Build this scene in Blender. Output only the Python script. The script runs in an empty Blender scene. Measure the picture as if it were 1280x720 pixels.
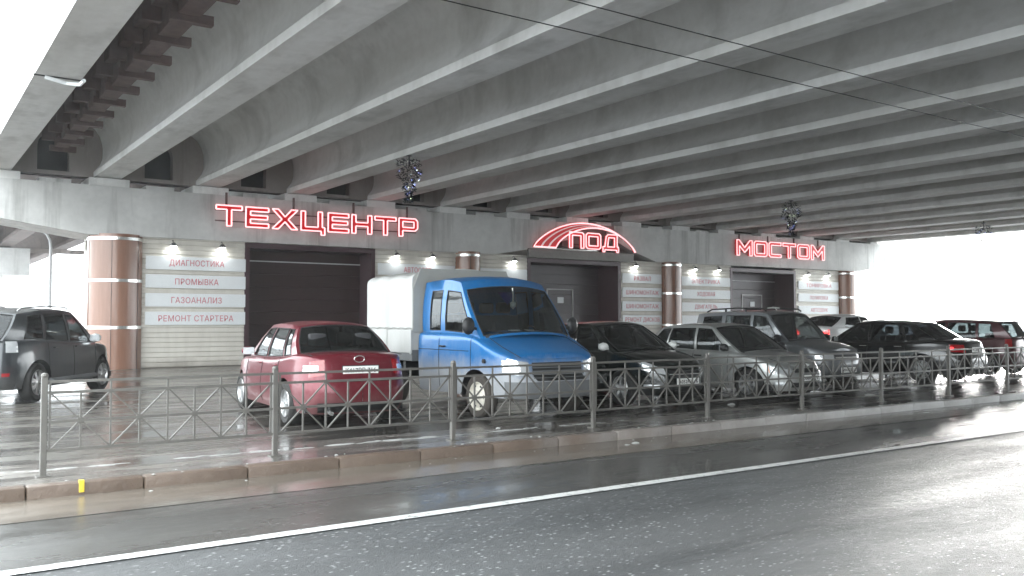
import bpy, bmesh, math, random
from mathutils import Vector, Matrix
R = math.radians
rnd = random.Random(7)

# ------------------------------------------------------------------ camera, world, sun, exposure
SC = bpy.context.scene
COL = SC.collection
cam_d = bpy.data.cameras.new("camera")
cam = bpy.data.objects.new("camera", cam_d)
COL.objects.link(cam)
SC.camera = cam
cam_d.sensor_width = 36.0
cam_d.lens = 36.0 * 1115.0 / 1280.0
cam_d.clip_start = 0.05
cam_d.clip_end = 3000
cam.location = (0, 0, 1.5)
cam.rotation_euler = (R(92.05), 0, R(55.3 - 90.0))

HAZE = .0011
SUN_EL, SUN_AZ = 6.5, 26.0      # azimuth as a compass-like angle of the light's origin in the XY plane, from +X
world = bpy.data.worlds.new("World")
SC.world = world
world.use_nodes = True
wn, wl = world.node_tree.nodes, world.node_tree.links
wn.clear()
w_out = wn.new("ShaderNodeOutputWorld")
w_bg = wn.new("ShaderNodeBackground")
w_sky = wn.new("ShaderNodeTexSky")
w_sky.sky_type = 'NISHITA'
w_sky.sun_disc = False
w_sky.sun_elevation = R(SUN_EL)
w_sky.sun_rotation = R(90 - SUN_AZ)
w_sky.air_density = 1.0
w_sky.dust_density = 4.0
w_hs = wn.new("ShaderNodeHueSaturation")
w_hs.inputs['Saturation'].default_value = 0.10      # overcast: a grey white cloud cover
w_mix = wn.new("ShaderNodeMixRGB")
w_mix.blend_type = 'MIX'
w_mix.inputs[0].default_value = 0.85
w_mix.inputs[2].default_value = (9.2, 9.9, 10.2, 1)
wl.new(w_sky.outputs[0], w_hs.inputs['Color'])
wl.new(w_hs.outputs[0], w_mix.inputs[1])
wl.new(w_mix.outputs[0], w_bg.inputs[0])
w_bg.inputs[1].default_value = 0.15
wl.new(w_bg.outputs[0], w_out.inputs[0])

sun_d = bpy.data.lights.new("sun", 'SUN')
sun_d.energy = 0.5
sun_d.angle = R(14)
sun_d.color = (1.0, 0.97, 0.93)
sun = bpy.data.objects.new("sun", sun_d)
COL.objects.link(sun)
sv = Vector((math.cos(R(SUN_AZ)) * math.cos(R(SUN_EL)), math.sin(R(SUN_AZ)) * math.cos(R(SUN_EL)), math.sin(R(SUN_EL))))
sun.rotation_euler = sv.to_track_quat('Z', 'Y').to_euler()

SC.view_settings.view_transform = 'Standard'
SC.view_settings.look = 'None'
SC.view_settings.exposure = 2.4
SC.view_settings.gamma = 1.0
SC.view_settings.use_curve_mapping = False
SC.render.engine = 'CYCLES'
try:
    SC.cycles.use_denoising = True
    SC.cycles.max_bounces = 8
    SC.cycles.diffuse_bounces = 4
    SC.cycles.glossy_bounces = 4
    SC.cycles.transparent_max_bounces = 12
    SC.cycles.caustics_reflective = True
    SC.cycles.caustics_refractive = False
    SC.cycles.sample_clamp_indirect = 6
    SC.cycles.blur_glossy = 1.0
except Exception:
    pass

# ------------------------------------------------------------------ materials
class NT:
    def __init__(s, name):
        s.m = bpy.data.materials.new(name)
        s.m.use_nodes = True
        s.n, s.l = s.m.node_tree.nodes, s.m.node_tree.links
        s.n.clear()
        s.out = s.n.new("ShaderNodeOutputMaterial")
        s.b = s.n.new("ShaderNodeBsdfPrincipled")
        s.l.new(s.b.outputs[0], s.out.inputs[0])
        s._tc = None
    def tc(s, which='Object'):
        if s._tc is None: s._tc = s.n.new("ShaderNodeTexCoord")
        return s._tc.outputs[which]
    def mapping(s, scale=(1, 1, 1), loc=(0, 0, 0), rot=(0, 0, 0), src=None):
        m = s.n.new("ShaderNodeMapping")
        m.inputs['Scale'].default_value = scale
        m.inputs['Location'].default_value = loc
        m.inputs['Rotation'].default_value = rot
        s.l.new(src or s.tc(), m.inputs[0])
        return m.outputs[0]
    def noise(s, scale, detail=4, rough=.55, vec=None, dist=0):
        t = s.n.new("ShaderNodeTexNoise")
        t.inputs['Scale'].default_value = scale
        t.inputs['Detail'].default_value = detail
        t.inputs['Roughness'].default_value = rough
        t.inputs['Distortion'].default_value = dist
        s.l.new(vec or s.tc(), t.inputs['Vector'])
        return t.outputs['Fac']
    def voronoi(s, scale, vec=None, feat='F1'):
        t = s.n.new("ShaderNodeTexVoronoi")
        t.feature = feat
        t.inputs['Scale'].default_value = scale
        s.l.new(vec or s.tc(), t.inputs['Vector'])
        return t
    def ramp(s, fac, stops):
        r = s.n.new("ShaderNodeValToRGB")
        e = r.color_ramp.elements
        while len(e) < len(stops): e.new(0.5)
        for i, (p, c) in enumerate(stops):
            e[i].position = p
            e[i].color = (c, c, c, 1) if not isinstance(c, tuple) else (c + (1,) if len(c) == 3 else c)
        s.l.new(fac, r.inputs[0])
        return r.outputs[0]
    def mix(s, fac, a, b, mode='MIX'):
        m = s.n.new("ShaderNodeMixRGB")
        m.blend_type = mode
        for i, v in ((0, fac), (1, a), (2, b)):
            if isinstance(v, (int, float)): m.inputs[i].default_value = v if i == 0 else (v, v, v, 1)
            elif isinstance(v, tuple): m.inputs[i].default_value = v + (1,) if len(v) == 3 else v
            else: s.l.new(v, m.inputs[i])
        return m.outputs[0]
    def math(s, op, a, b=0.0):
        m = s.n.new("ShaderNodeMath")
        m.operation = op
        for i, v in ((0, a), (1, b)):
            if isinstance(v, (int, float)): m.inputs[i].default_value = v
            else: s.l.new(v, m.inputs[i])
        return m.outputs[0]
    def sep(s, src=None):
        x = s.n.new("ShaderNodeSeparateXYZ")
        s.l.new(src or s.tc(), x.inputs[0])
        return x.outputs
    def set(s, **k):
        names = {'color': 'Base Color', 'rough': 'Roughness', 'metal': 'Metallic', 'spec': 'Specular IOR Level',
                 'coat': 'Coat Weight', 'coat_rough': 'Coat Roughness', 'emit': 'Emission Color', 'emit_s': 'Emission Strength', 'alpha': 'Alpha'}
        for key, v in k.items():
            i = s.b.inputs[names[key]]
            if isinstance(v, (int, float)) and key in ('color', 'emit'): i.default_value = (v, v, v, 1)
            elif isinstance(v, (int, float)): i.default_value = v
            elif isinstance(v, tuple): i.default_value = v + (1,) if len(v) == 3 else v
            else: s.l.new(v, i)
        return s
    def bump(s, h, strength=.3, dist=.01):
        b = s.n.new("ShaderNodeBump")
        b.inputs['Strength'].default_value = strength
        b.inputs['Distance'].default_value = dist
        s.l.new(h, b.inputs['Height'])
        s.l.new(b.outputs[0], s.b.inputs['Normal'])
        return s

def simple(name, color, rough=.5, metal=0, var=.12, scale=8, coat=0, bump=0, **k):
    t = NT(name)
    n = t.noise(scale, 5)
    lo = tuple(c * (1 - var) for c in color); hi = tuple(min(1, c * (1 + var)) for c in color)
    t.set(color=t.mix(n, lo, hi), rough=rough, metal=metal, coat=coat, **k)
    if bump: t.bump(t.noise(scale * 8, 4), bump, .004)
    return t.m

def paint(name, color, dirt=(.22, .20, .18), dirt_amt=.75, top=.75, metal=.35, rough=.32, coat=.8, low=.15):
    """car paint with road dirt that is thick low down and fades upwards with an uneven edge"""
    t = NT(name)
    z = t.sep()[2]
    n1 = t.noise(2.2, 5, .6)
    n2 = t.noise(14, 4, .7, t.mapping((1, 1, .35)))
    h = t.math('SUBTRACT', top, z)
    h = t.math('DIVIDE', h, max(.05, top - low))
    h = t.math('ADD', h, t.math('MULTIPLY', t.math('SUBTRACT', n1, .5), 1.1))
    h = t.math('ADD', h, t.math('MULTIPLY', t.math('SUBTRACT', n2, .5), .5))
    f = t.ramp(h, [(.05, 0.0), (.95, 1.0)])
    f = t.math('MULTIPLY', f, dirt_amt)
    film = t.math('MULTIPLY', t.ramp(n2, [(.4, 0.0), (.75, 1.0)]), .10)
    f = t.math('MAXIMUM', f, film)
    t.set(color=t.mix(f, color, dirt), metal=t.math('MULTIPLY', t.math('SUBTRACT', 1.0, f), metal),
          rough=t.math('ADD', rough, t.math('MULTIPLY', f, .45)), coat=t.math('MULTIPLY', t.math('SUBTRACT', 1.0, f), coat), coat_rough=.08)
    return t.m

def concrete(name, base=.33, tint=(1, .99, .96), streak=.5, seed=0.0, rough=.85, lines=None, wet=0):
    t = NT(name)
    v = t.mapping((1, 1, 1), (seed, seed * 2, 0))
    n1 = t.noise(.55, 6, .6, v)
    n2 = t.noise(6, 6, .6, v)
    vs = t.mapping((1.6, 1.6, .10), (seed, 0, seed))
    st = t.ramp(t.noise(1.0, 5, .65, vs), [(.53, 0.0), (.70, 1.0)])
    a = tuple(base * c * .78 for c in tint); b = tuple(base * c * 1.18 for c in tint)
    c = t.mix(t.ramp(n1, [(.3, 0.0), (.7, 1.0)]), a, b)
    c = t.mix(t.math('MULTIPLY', t.ramp(n2, [(.35, 0.0), (.7, 1.0)]), .25), c, tuple(base * .7 * x for x in tint))
    c = t.mix(t.math('MULTIPLY', st, streak), c, (base * .30, base * .29, base * .27))
    t.set(color=c, rough=rough)
    t.bump(t.noise(30, 6, .65, v), .25, .01)
    return t.m

def streaked_girder(name, base):
    t = NT(name)
    v = t.mapping((1, .12, 1))
    n1 = t.noise(.9, 6, .6, v)
    n2 = t.noise(5, 6, .6)
    n3 = t.ramp(t.noise(1.3, 5, .6, t.mapping((1, .5, .22), (3, 9, 1))), [(.5, 0.0), (.72, 1.0)])
    c = t.mix(t.ramp(n1, [(.25, 0.0), (.75, 1.0)]), (base * .8, base * .79, base * .75), (base * 1.15, base * 1.15, base * 1.13))
    c = t.mix(t.math('MULTIPLY', t.ramp(n2, [(.4, 0.0), (.75, 1.0)]), .3), c, (base * .65, base * .63, base * .58))
    c = t.mix(t.math('MULTIPLY', n3, .6), c, (base * .46, base * .45, base * .42))
    t.set(color=c, rough=.82)
    t.bump(t.noise(26, 6, .65), .2, .01)
    return t.m

def wet_asphalt(name, base, specks=.5, pud=(.42, .60), rmin=.07, rmax=.42, mud=None, scale=1.0, spk=22, bs=.35, wave=.5, sp=.55, bd=.006):
    t = NT(name)
    long = t.mapping((.25, 1.2, 1))
    n1 = t.noise(.9 * scale, 5, .6, long)           # damp and standing water
    n2 = t.noise(.35 * scale, 4, .55, t.mapping((.35, 1, 1), (7, 3, 0)))
    fine = t.noise(60, 4, .7)
    track = t.noise(1.0, 5, .6, t.mapping((.045, 1.5, 1), (4, 1, 0)))
    blot = t.noise(1.0, 6, .65, t.mapping((.5, 1.6, 1), (11, 4, 0)))
    vor = t.voronoi(spk, t.mapping((.55, 1.2, 1)))
    cell = t.voronoi(spk, t.mapping((.55, 1.2, 1)))
    spk_ = t.ramp(vor.outputs['Distance'], [(.12, 1.0), (.29, 0.0)])
    sepc = t.n.new("ShaderNodeSeparateColor")
    t.l.new(cell.outputs['Color'], sepc.inputs[0])
    pick = t.ramp(sepc.outputs[0], [(.50, 0.0), (.56, 1.0)])
    spk_ = t.math('MULTIPLY', spk_, pick)
    spk_ = t.math('MULTIPLY', spk_, t.ramp(t.noise(.6, 4, .6, t.mapping((.5, 1, 1), (2, 5, 0))), [(.30, .15), (.6, 1.0)]))
    c = t.mix(n2, tuple(x * .75 for x in base), tuple(x * 1.35 for x in base))
    c = t.mix(t.math('MULTIPLY', fine, .5), c, tuple(x * .5 for x in base))
    c = t.mix(t.ramp(track, [(.38, 0.0), (.62, .45)]), c, tuple(x * .55 for x in base))
    c = t.mix(t.ramp(blot, [(.55, 0.0), (.72, .4)]), c, tuple(x * 1.7 for x in base))
    if mud:
        c = t.mix(t.ramp(n1, [(.42, 0.0), (.62, .75)]), c, mud)
    c = t.mix(t.math('MULTIPLY', spk_, specks), c, (.62, .63, .63))
    dry = t.ramp(n1, [(pud[0], 0.0), (pud[1], 1.0)])
    rg = t.math('ADD', rmin, t.math('MULTIPLY', dry, rmax - rmin))
    t.set(color=c, rough=rg, spec=sp, coat=.0)
    hb = t.math('ADD', t.math('MULTIPLY', t.noise(85, 4, .7), dry), t.math('MULTIPLY', t.noise(9 if wave > 1 else 5, 4, .55, t.mapping((.6, 1.2, 1))), wave))
    hb = t.math('ADD', hb, t.math('MULTIPLY', spk_, .5))
    t.bump(hb, bs, bd)
    return t.m

M = {}
M['girder'] = streaked_girder('girder_concrete', .66)
M['slab'] = concrete('slab_concrete', .26, streak=.3, seed=3)
M['beam'] = concrete('crossbeam_concrete', .60, streak=.60, seed=1.3)
M['pad'] = concrete('pad_concrete', .70, streak=.3, seed=5)
M['dark_conc'] = concrete('sooty_concrete', .30, (1, .88, .82), .6, seed=8)
M['brown_web'] = concrete('brown_stained_concrete', .13, (1, .80, .72), 1.0, seed=4)
M['void_shade'] = simple('void_shade_black', (.03, .028, .027), .9, var=.3, scale=3)  # black that stands in for the shade inside the diaphragm openings
M['rust'] = simple('rusty_steel', (.14, .098, .09), .8, var=.45, scale=5, bump=.3)
M['copper'] = None
t = NT('brown_cladding'); g = t.noise(3, 5, .6, t.mapping((3, 3, .3)))
t.set(color=t.mix(g, (.20, .095, .060), (.33, .18, .125)), rough=.30, coat=.35, coat_rough=.12); M['copper'] = t.m
M['chrome'] = simple('polished_band', (.82, .82, .80), .22, metal=.9, var=.05)
M['siding'] = None
t = NT('cream_siding'); n = t.noise(1.2, 5); s2 = t.ramp(t.noise(1.5, 5, .6, t.mapping((2.5, 1, .25))), [(.45, 0.0), (.8, .35)])
zz = t.math('ADD', t.math('MULTIPLY', t.sep()[2], 1.6), t.noise(1.4, 5, .65)); sp_ = t.ramp(zz, [(.45, .7), (1.25, 0.0)])
t.set(color=t.mix(sp_, t.mix(s2, t.mix(n, (.60, .56, .50), (.70, .67, .61)), (.38, .34, .30)), (.22, .19, .16)), rough=.5); M['siding'] = t.m
M['gate'] = simple('brown_gate_steel', (.036, .014, .014), .38, var=.2, scale=3, coat=.1)
M['gate_grey'] = simple('grey_brown_gate_steel', (.085, .065, .070), .42, var=.2, scale=3)
M['jamb'] = simple('maroon_trim', (.070, .036, .042), .4, var=.15, scale=2)
M['trim_light'] = simple('pale_trim', (.55, .54, .53), .5)
M['white_sign'] = simple('white_sign_board', (.80, .82, .83), .42, var=.05, scale=2)
M['banner_red'] = simple('faded_red_lettering', (.60, .17, .20), .5, var=.35, scale=20)
M['sign_red'] = simple('red_acrylic', (.40, .006, .010), .3, var=.15, scale=3, emit=(1, .02, .03), emit_s=.05)
t = NT('neon_tube'); t.set(color=(.9, .7, .7), rough=.3, emit=(1.0, .42, .44), emit_s=.32); M['neon'] = t.m
M['sign_white'] = simple('white_stripe', (.75, .70, .70), .4, emit=(1, .8, .8), emit_s=.05)
t = NT('lamp_glow'); t.set(color=(.9, .9, .9), emit=(.95, 1.0, .98), emit_s=8.0); M['lamp_glow'] = t.m
M['lamp_metal'] = simple('dark_lamp_metal', (.12, .12, .12), .4, metal=.5)
M['fence'] = simple('galvanised_steel', (.14, .133, .122), .45, metal=.4, var=.25, scale=6, bump=.1)
M['lamp_post'] = simple('pale_grey_steel', (.42, .42, .42), .5, var=.1)
M['black'] = simple('black_plastic', (.018, .018, .019), .5, var=.2)
M['rubber'] = simple('tyre_rubber', (.022, .021, .020), .75, var=.5, scale=9)
M['dirty_rubber'] = simple('muddy_tyre', (.06, .052, .045), .85, var=.5, scale=9)
M['interior'] = simple('dark_upholstery', (.035, .035, .038), .85, var=.3)
M['interior_grey'] = simple('grey_upholstery', (.16, .16, .165), .85, var=.2)
M['alloy'] = simple('alloy_rim', (.50, .50, .50), .3, metal=.8, var=.2, scale=12)
M['steel_rim'] = simple('cream_steel_rim', (.60, .57, .50), .5, var=.25, scale=9)
M['black_rim'] = simple('dark_steel_rim', (.05, .05, .05), .5, metal=.4, var=.2)
M['plate'] = simple('plate_white', (.80, .80, .78), .35, var=.04)
M['plate_ink'] = simple('plate_black', (.02, .02, .02), .5)
M['plastic_grey'] = simple('grey_bumper_plastic', (.13, .135, .14), .55, var=.25, scale=6)
M['seam'] = simple('shadow_gap_rubber', (.012, .012, .012), .7)
def glass(name, tint, gl=.06, dust=0.0):
    t = NT(name)
    t.n.remove(t.b)
    tr = t.n.new("ShaderNodeBsdfTransparent"); tr.inputs[0].default_value = tint + (1,)
    g = t.n.new("ShaderNodeBsdfGlossy"); g.inputs['Roughness'].default_value = .03; g.inputs[0].default_value = (.9, .93, .95, 1)
    lw = t.n.new("ShaderNodeFresnel"); lw.inputs[0].default_value = 1.5
    mx = t.n.new("ShaderNodeMixShader")
    t.l.new(lw.outputs[0], mx.inputs[0]); t.l.new(tr.outputs[0], mx.inputs[1]); t.l.new(g.outputs[0], mx.inputs[2])
    last = mx.outputs[0]
    if dust:
        d = t.n.new("ShaderNodeBsdfDiffuse"); d.inputs[0].default_value = (.14, .14, .135, 1)
        m2 = t.n.new("ShaderNodeMixShader")
        f = t.math('MULTIPLY', t.ramp(t.noise(5, 5, .65), [(.35, .15), (.75, 1.0)]), dust)
        t.l.new(f, m2.inputs[0]); t.l.new(last, m2.inputs[1]); t.l.new(d.outputs[0], m2.inputs[2]); last = m2.outputs[0]
    t.l.new(last, t.out.inputs[0])
    return t.m
M['glass'] = glass('car_glass', (.55, .60, .60), dust=.10)
M['glass_dirty'] = glass('dusty_car_glass', (.45, .48, .48), dust=.28)
M['glass_dark'] = glass('tinted_car_glass', (.10, .11, .12), dust=.06)
M['glass_tint'] = glass('half_tinted_car_glass', (.24, .27, .27), dust=.12)
t = NT('lens_clear'); t.set(color=(.72, .74, .75), rough=.12, metal=.55, coat=1.0, coat_rough=.03); t.bump(t.voronoi(30).outputs['Distance'], .3, .01); M['lens'] = t.m
t = NT('lens_red'); t.set(color=(.24, .008, .012), rough=.15, coat=1.0, emit=(1, .02, .02), emit_s=.01); M['lens_red'] = t.m
t = NT('lens_red_lit'); t.set(color=(.6, .02, .02), rough=.15, coat=1.0, emit=(1, .04, .04), emit_s=.8); M['lens_red_lit'] = t.m
t = NT('lens_amber'); t.set(color=(.75, .18, .02), rough=.15, coat=1.0); M['lens_amber'] = t.m
t = NT('tarpaulin')
n = t.noise(1.5, 5, .6); st = t.ramp(t.noise(1.2, 5, .6, t.mapping((2, 2, .3))), [(.45, 0.0), (.8, .45)])
t.set(color=t.mix(st, t.mix(n, (.40, .40, .385), (.50, .50, .485)), (.25, .245, .22)), rough=.55); t.bump(t.noise(2.5, 4, .5, t.mapping((1, 1, .5))), .5, .05); M['tarp'] = t.m
M['tarp_grey'] = simple('grey_tarpaulin', (.30, .30, .28), .6, var=.2, scale=2, bump=.3)

# the ground
M['road'] = wet_asphalt('wet_road_asphalt', (.092, .096, .098), specks=.9, pud=(.25, .60), rmin=.30, rmax=.48, bs=1.0, spk=27, wave=1.7, sp=.6, bd=.014)
M['shoulder'] = wet_asphalt('wet_road_shoulder', (.082, .080, .075), specks=.25, pud=(.35, .65), rmin=.10, rmax=.36, bs=.6, wave=.8, sp=.7)
M['gutter'] = wet_asphalt('muddy_gutter', (.13, .112, .095), specks=.10, pud=(.35, .65), rmin=.06, rmax=.24, mud=(.20, .17, .14))
M['lot'] = wet_asphalt('wet_parking_asphalt', (.065, .060, .055), specks=.18, pud=(.38, .62), rmin=.05, rmax=.36, mud=(.13, .12, .105), scale=1.3)
M['walk'] = wet_asphalt('wet_pavement', (.13, .12, .11), specks=.25, pud=(.40, .65), rmin=.08, rmax=.40, mud=(.22, .20, .18), scale=1.6)
M['kerb_brown'] = concrete('muddy_kerb', .20, (1, .86, .75), .5, seed=2, rough=.55)
M['kerb'] = concrete('kerb_concrete', .42, (1, .98, .95), .35, seed=6, rough=.5)
t = NT('kerb_stone')
xx = t.sep()[0]
f = t.ramp(t.math('ADD', t.math('DIVIDE', xx, 20.0), t.math('MULTIPLY', t.math('SUBTRACT', t.noise(1.2, 5), .5), .4)), [(.30, 0.0), (.75, 1.0)])
n = t.noise(5, 6, .65)
t.set(color=t.mix(f, t.mix(n, (.075, .050, .036), (.17, .125, .095)), t.mix(n, (.36, .35, .34), (.58, .57, .56))), rough=.42)
t.bump(t.noise(14, 6, .7), .9, .02); M['kerb_stone'] = t.m
M['line'] = None
t = NT('worn_road_paint'); n = t.ramp(t.noise(9, 6, .75), [(.36, 0.0), (.47, 1.0)])
t.set(color=t.mix(n, (.16, .16, .155), (.60, .60, .585)), rough=.40); t.bump(t.noise(60, 4), .3, .004); M['line'] = t.m
t = NT('yellow_paint'); t.set(color=t.mix(t.noise(30, 5), (.55, .35, .03), (.8, .6, .06)), rough=.5); M['yellow'] = t.m
t = NT('snowy_ground'); t.set(color=t.mix(t.noise(.2, 6), (.62, .63, .65), (.82, .83, .85)), rough=.7); M['snow'] = t.m
M['slush'] = simple('slush', (.42, .42, .41), .35, var=.25, scale=25, bump=.5)

# ------------------------------------------------------------------ mesh helpers
def mk(name, verts, faces, mat, parent=None, smooth=False, angle=40, mats=None, fmat=None, loc=None):
    me = bpy.data.meshes.new(name)
    me.from_pydata([tuple(v) for v in verts], [], faces)
    for m in (mats or [mat]): me.materials.append(m)
    bm = bmesh.new(); bm.from_mesh(me)
    if fmat:
        bm.faces.ensure_lookup_table()
        for i, k in enumerate(fmat): bm.faces[i].material_index = k
    bmesh.ops.remove_doubles(bm, verts=bm.verts, dist=.0004)
    bmesh.ops.recalc_face_normals(bm, faces=bm.faces)
    for f in bm.faces: f.smooth = smooth
    bm.to_mesh(me); bm.free()
    if smooth: me.set_sharp_from_angle(angle=R(angle))
    o = bpy.data.objects.new(name, me)
    COL.objects.link(o)
    if loc: o.location = loc
    if parent: o.parent = parent
    return o

class G:
    """collects shapes for ONE mesh"""
    def __init__(s): s.v, s.f = [], []
    def add(s, v, f):
        b = len(s.v); s.v += [tuple(p) for p in v]; s.f += [tuple(i + b for i in q) for q in f]; return s
    def box(s, x0, x1, y0, y1, z0, z1, bev=0):
        if bev:
            bv = min(bev, abs(x1 - x0) / 2.01, abs(y1 - y0) / 2.01, abs(z1 - z0) / 2.01)
            bm = bmesh.new(); bmesh.ops.create_cube(bm, size=1)
            for v in bm.verts: v.co = ((x0 + x1) / 2 + v.co.x * (x1 - x0), (y0 + y1) / 2 + v.co.y * (y1 - y0), (z0 + z1) / 2 + v.co.z * (z1 - z0))
            bmesh.ops.bevel(bm, geom=list(bm.edges), offset=bv, segments=2, affect='EDGES', profile=.5)
            bm.verts.index_update()
            s.add([v.co[:] for v in bm.verts], [[v.index for v in f.verts] for f in bm.faces]); bm.free(); return s
        return s.add([(x0, y0, z0), (x1, y0, z0), (x1, y1, z0), (x0, y1, z0), (x0, y0, z1), (x1, y0, z1), (x1, y1, z1), (x0, y1, z1)],
              [(0, 3, 2, 1), (4, 5, 6, 7), (0, 1, 5, 4), (1, 2, 6, 5), (2, 3, 7, 6), (3, 0, 4, 7)])
    def bar(s, a, b, w, h=None, up=(0, 0, 1)):
        a, b = Vector(a), Vector(b); h = h or w
        d = (b - a).normalized(); u = Vector(up)
        if abs(d.dot(u)) > .98: u = Vector((0, 1, 0))
        r = d.cross(u).normalized(); u = r.cross(d)
        v = [p + r * sx * w / 2 + u * sz * h / 2 for p in (a, b) for sx, sz in ((-1, -1), (1, -1), (1, 1), (-1, 1))]
        return s.add(v, [(0, 3, 2, 1), (4, 5, 6, 7), (0, 1, 5, 4), (1, 2, 6, 5), (2, 3, 7, 6), (3, 0, 4, 7)])
    def tube(s, pts, r, n=8, closed=False, cap=True):
        pts = [Vector(p) for p in pts]; N = len(pts); rings = []
        rr = r if isinstance(r, (list, tuple)) else [r] * N
        prev = None
        for i, p in enumerate(pts):
            if closed: d = pts[(i + 1) % N] - pts[i - 1]
            else: d = pts[min(i + 1, N - 1)] - pts[max(i - 1, 0)]
            d.normalize()
            if prev is None:
                u = Vector((0, 0, 1)) if abs(d.z) < .9 else Vector((1, 0, 0))
            else: u = prev
            x = d.cross(u)
            if x.length < 1e-5: x = d.cross(Vector((0, 1, .1)))
            x.normalize(); u = x.cross(d).normalized(); prev = u
            rings.append([p + (x * math.cos(2 * math.pi * k / n) + u * math.sin(2 * math.pi * k / n)) * rr[i] for k in range(n)])
        v = [q for g in rings for q in g]; f = []
        for i in range(N if closed else N - 1):
            for k in range(n):
                a = i * n + k; b = i * n + (k + 1) % n; j = ((i + 1) % N) * n
                f.append((a, b, j + (k + 1) % n, j + k))
        if cap and not closed:
            f.append(tuple(range(n))[::-1]); f.append(tuple((N - 1) * n + k for k in range(n)))
        return s.add(v, f)
    def lathe(s, prof, n=32, axis='z', c=(0, 0, 0)):
        v, f = [], []
        for (r, h) in prof:
            for k in range(n):
                a = 2 * math.pi * k / n
                p = (r * math.cos(a), r * math.sin(a), h) if axis == 'z' else (r * math.cos(a), h, r * math.sin(a))
                v.append((p[0] + c[0], p[1] + c[1], p[2] + c[2]))
        for i in range(len(prof) - 1):
            for k in range(n):
                f.append((i * n + k, i * n + (k + 1) % n, (i + 1) * n + (k + 1) % n, (i + 1) * n + k))
        return s.add(v, f)
    def prism(s, poly, f3):
        """poly: 2D outline; f3(u,v,side 0/1) -> 3D point"""
        n = len(poly); v = [f3(u, w, 0) for u, w in poly] + [f3(u, w, 1) for u, w in poly]
        return s.add(v, [tuple(range(n))[::-1], tuple(range(n, 2 * n))] + [(i, (i + 1) % n, n + (i + 1) % n, n + i) for i in range(n)])
    def out(s, name, mat, parent=None, smooth=False, angle=40):
        return mk(name, s.v, s.f, mat, parent, smooth, angle)

def empty(name, loc=(0, 0, 0), rz=0, label=None, cat=None, group=None, kind=None):
    o = bpy.data.objects.new(name, None); COL.objects.link(o)
    o.location = loc; o.rotation_euler = (0, 0, rz); o.empty_display_size = .2
    return tag(o, label, cat, group, kind)
def tag(o, label=None, cat=None, group=None, kind=None):
    if label: o["label"] = label
    if cat: o["category"] = cat
    if group: o["group"] = group
    if kind: o["kind"] = kind
    return o
def copy_tree(o, parent=None):
    c = o.copy(); COL.objects.link(c)
    if parent: c.parent = parent
    for ch in o.children: copy_tree(ch, c)
    return c

def curve_mesh(name, splines, extrude, mat, parent=None, M4=None, bevel=0, fill=True, cyclic=True):
    cu = bpy.data.curves.new(name, 'CURVE')
    cu.dimensions = '2D' if fill else '3D'
    if fill: cu.fill_mode = 'BOTH'; cu.extrude = extrude
    else: cu.bevel_depth = bevel; cu.bevel_resolution = 2; cu.fill_mode = 'FULL'
    for pts in splines:
        sp = cu.splines.new('POLY'); sp.points.add(len(pts) - 1)
        for i, p in enumerate(pts): sp.points[i].co = (p[0], p[1], p[2] if len(p) > 2 else 0, 1)
        sp.use_cyclic_u = cyclic
    return _conv(cu, name, mat, parent, M4)
def _conv(cu, name, mat, parent, M4):
    tmp = bpy.data.objects.new(name + "_tmp", cu); COL.objects.link(tmp)
    dg = bpy.context.evaluated_depsgraph_get(); dg.update()
    me = bpy.data.meshes.new_from_object(tmp.evaluated_get(dg))
    bpy.data.objects.remove(tmp); bpy.data.curves.remove(cu)
    me.name = name; me.materials.clear(); me.materials.append(mat)
    if M4: me.transform(M4)
    o = bpy.data.objects.new(name, me); COL.objects.link(o)
    if parent: o.parent = parent
    return o
def text_mesh(name, body, size, mat, parent=None, M4=None, width=None, ext=.002, bold=0):
    cu = bpy.data.curves.new(name, 'FONT'); cu.body = body; cu.size = size
    cu.align_x = 'CENTER'; cu.align_y = 'CENTER'; cu.extrude = ext; cu.offset = bold; cu.space_character = 1.06
    o = _conv(cu, name, mat, parent, None)
    xs = [v.co.x for v in o.data.vertices]; ys = [v.co.y for v in o.data.vertices]
    if xs:
        cx, cy = (max(xs) + min(xs)) / 2, (max(ys) + min(ys)) / 2
        sx = width / (max(xs) - min(xs)) if width else 1
        o.data.transform(Matrix.Diagonal((sx, 1, 1, 1)) @ Matrix.Translation((-cx, -cy, 0)))
    if M4: o.data.transform(M4)
    return o
FRONT = Matrix.Rotation(R(90), 4, 'X')     # text laid upright, facing -Y

def lerp(a, b, t): return a + (b - a) * t
def interp(tab, x):
    if x <= tab[0][0]: return tab[0][1]
    for (x0, y0), (x1, y1) in zip(tab, tab[1:]):
        if x <= x1:
            t = (x - x0) / (x1 - x0); return y0 + (y1 - y0) * t
    return tab[-1][1]
def sinterp(tab, x):
    """monotone-ish smooth interpolation"""
    if x <= tab[0][0]: return tab[0][1]
    if x >= tab[-1][0]: return tab[-1][1]
    n = len(tab)
    for i in range(n - 1):
        if x <= tab[i + 1][0]:
            x0, y0 = tab[i]; x1, y1 = tab[i + 1]; h = x1 - x0
            d = (y1 - y0) / h
            dl = (y0 - tab[i - 1][1]) / (x0 - tab[i - 1][0]) if i else d
            dr = (tab[i + 2][1] - y1) / (tab[i + 2][0] - x1) if i < n - 2 else d
            m0 = 0 if dl * d <= 0 else 2 * dl * d / (dl + d)
            m1 = 0 if dr * d <= 0 else 2 * dr * d / (dr + d)
            t = (x - x0) / h
            return (2 * t**3 - 3 * t**2 + 1) * y0 + (t**3 - 2 * t**2 + t) * h * m0 + (-2 * t**3 + 3 * t**2) * y1 + (t**3 - t**2) * h * m1

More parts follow.
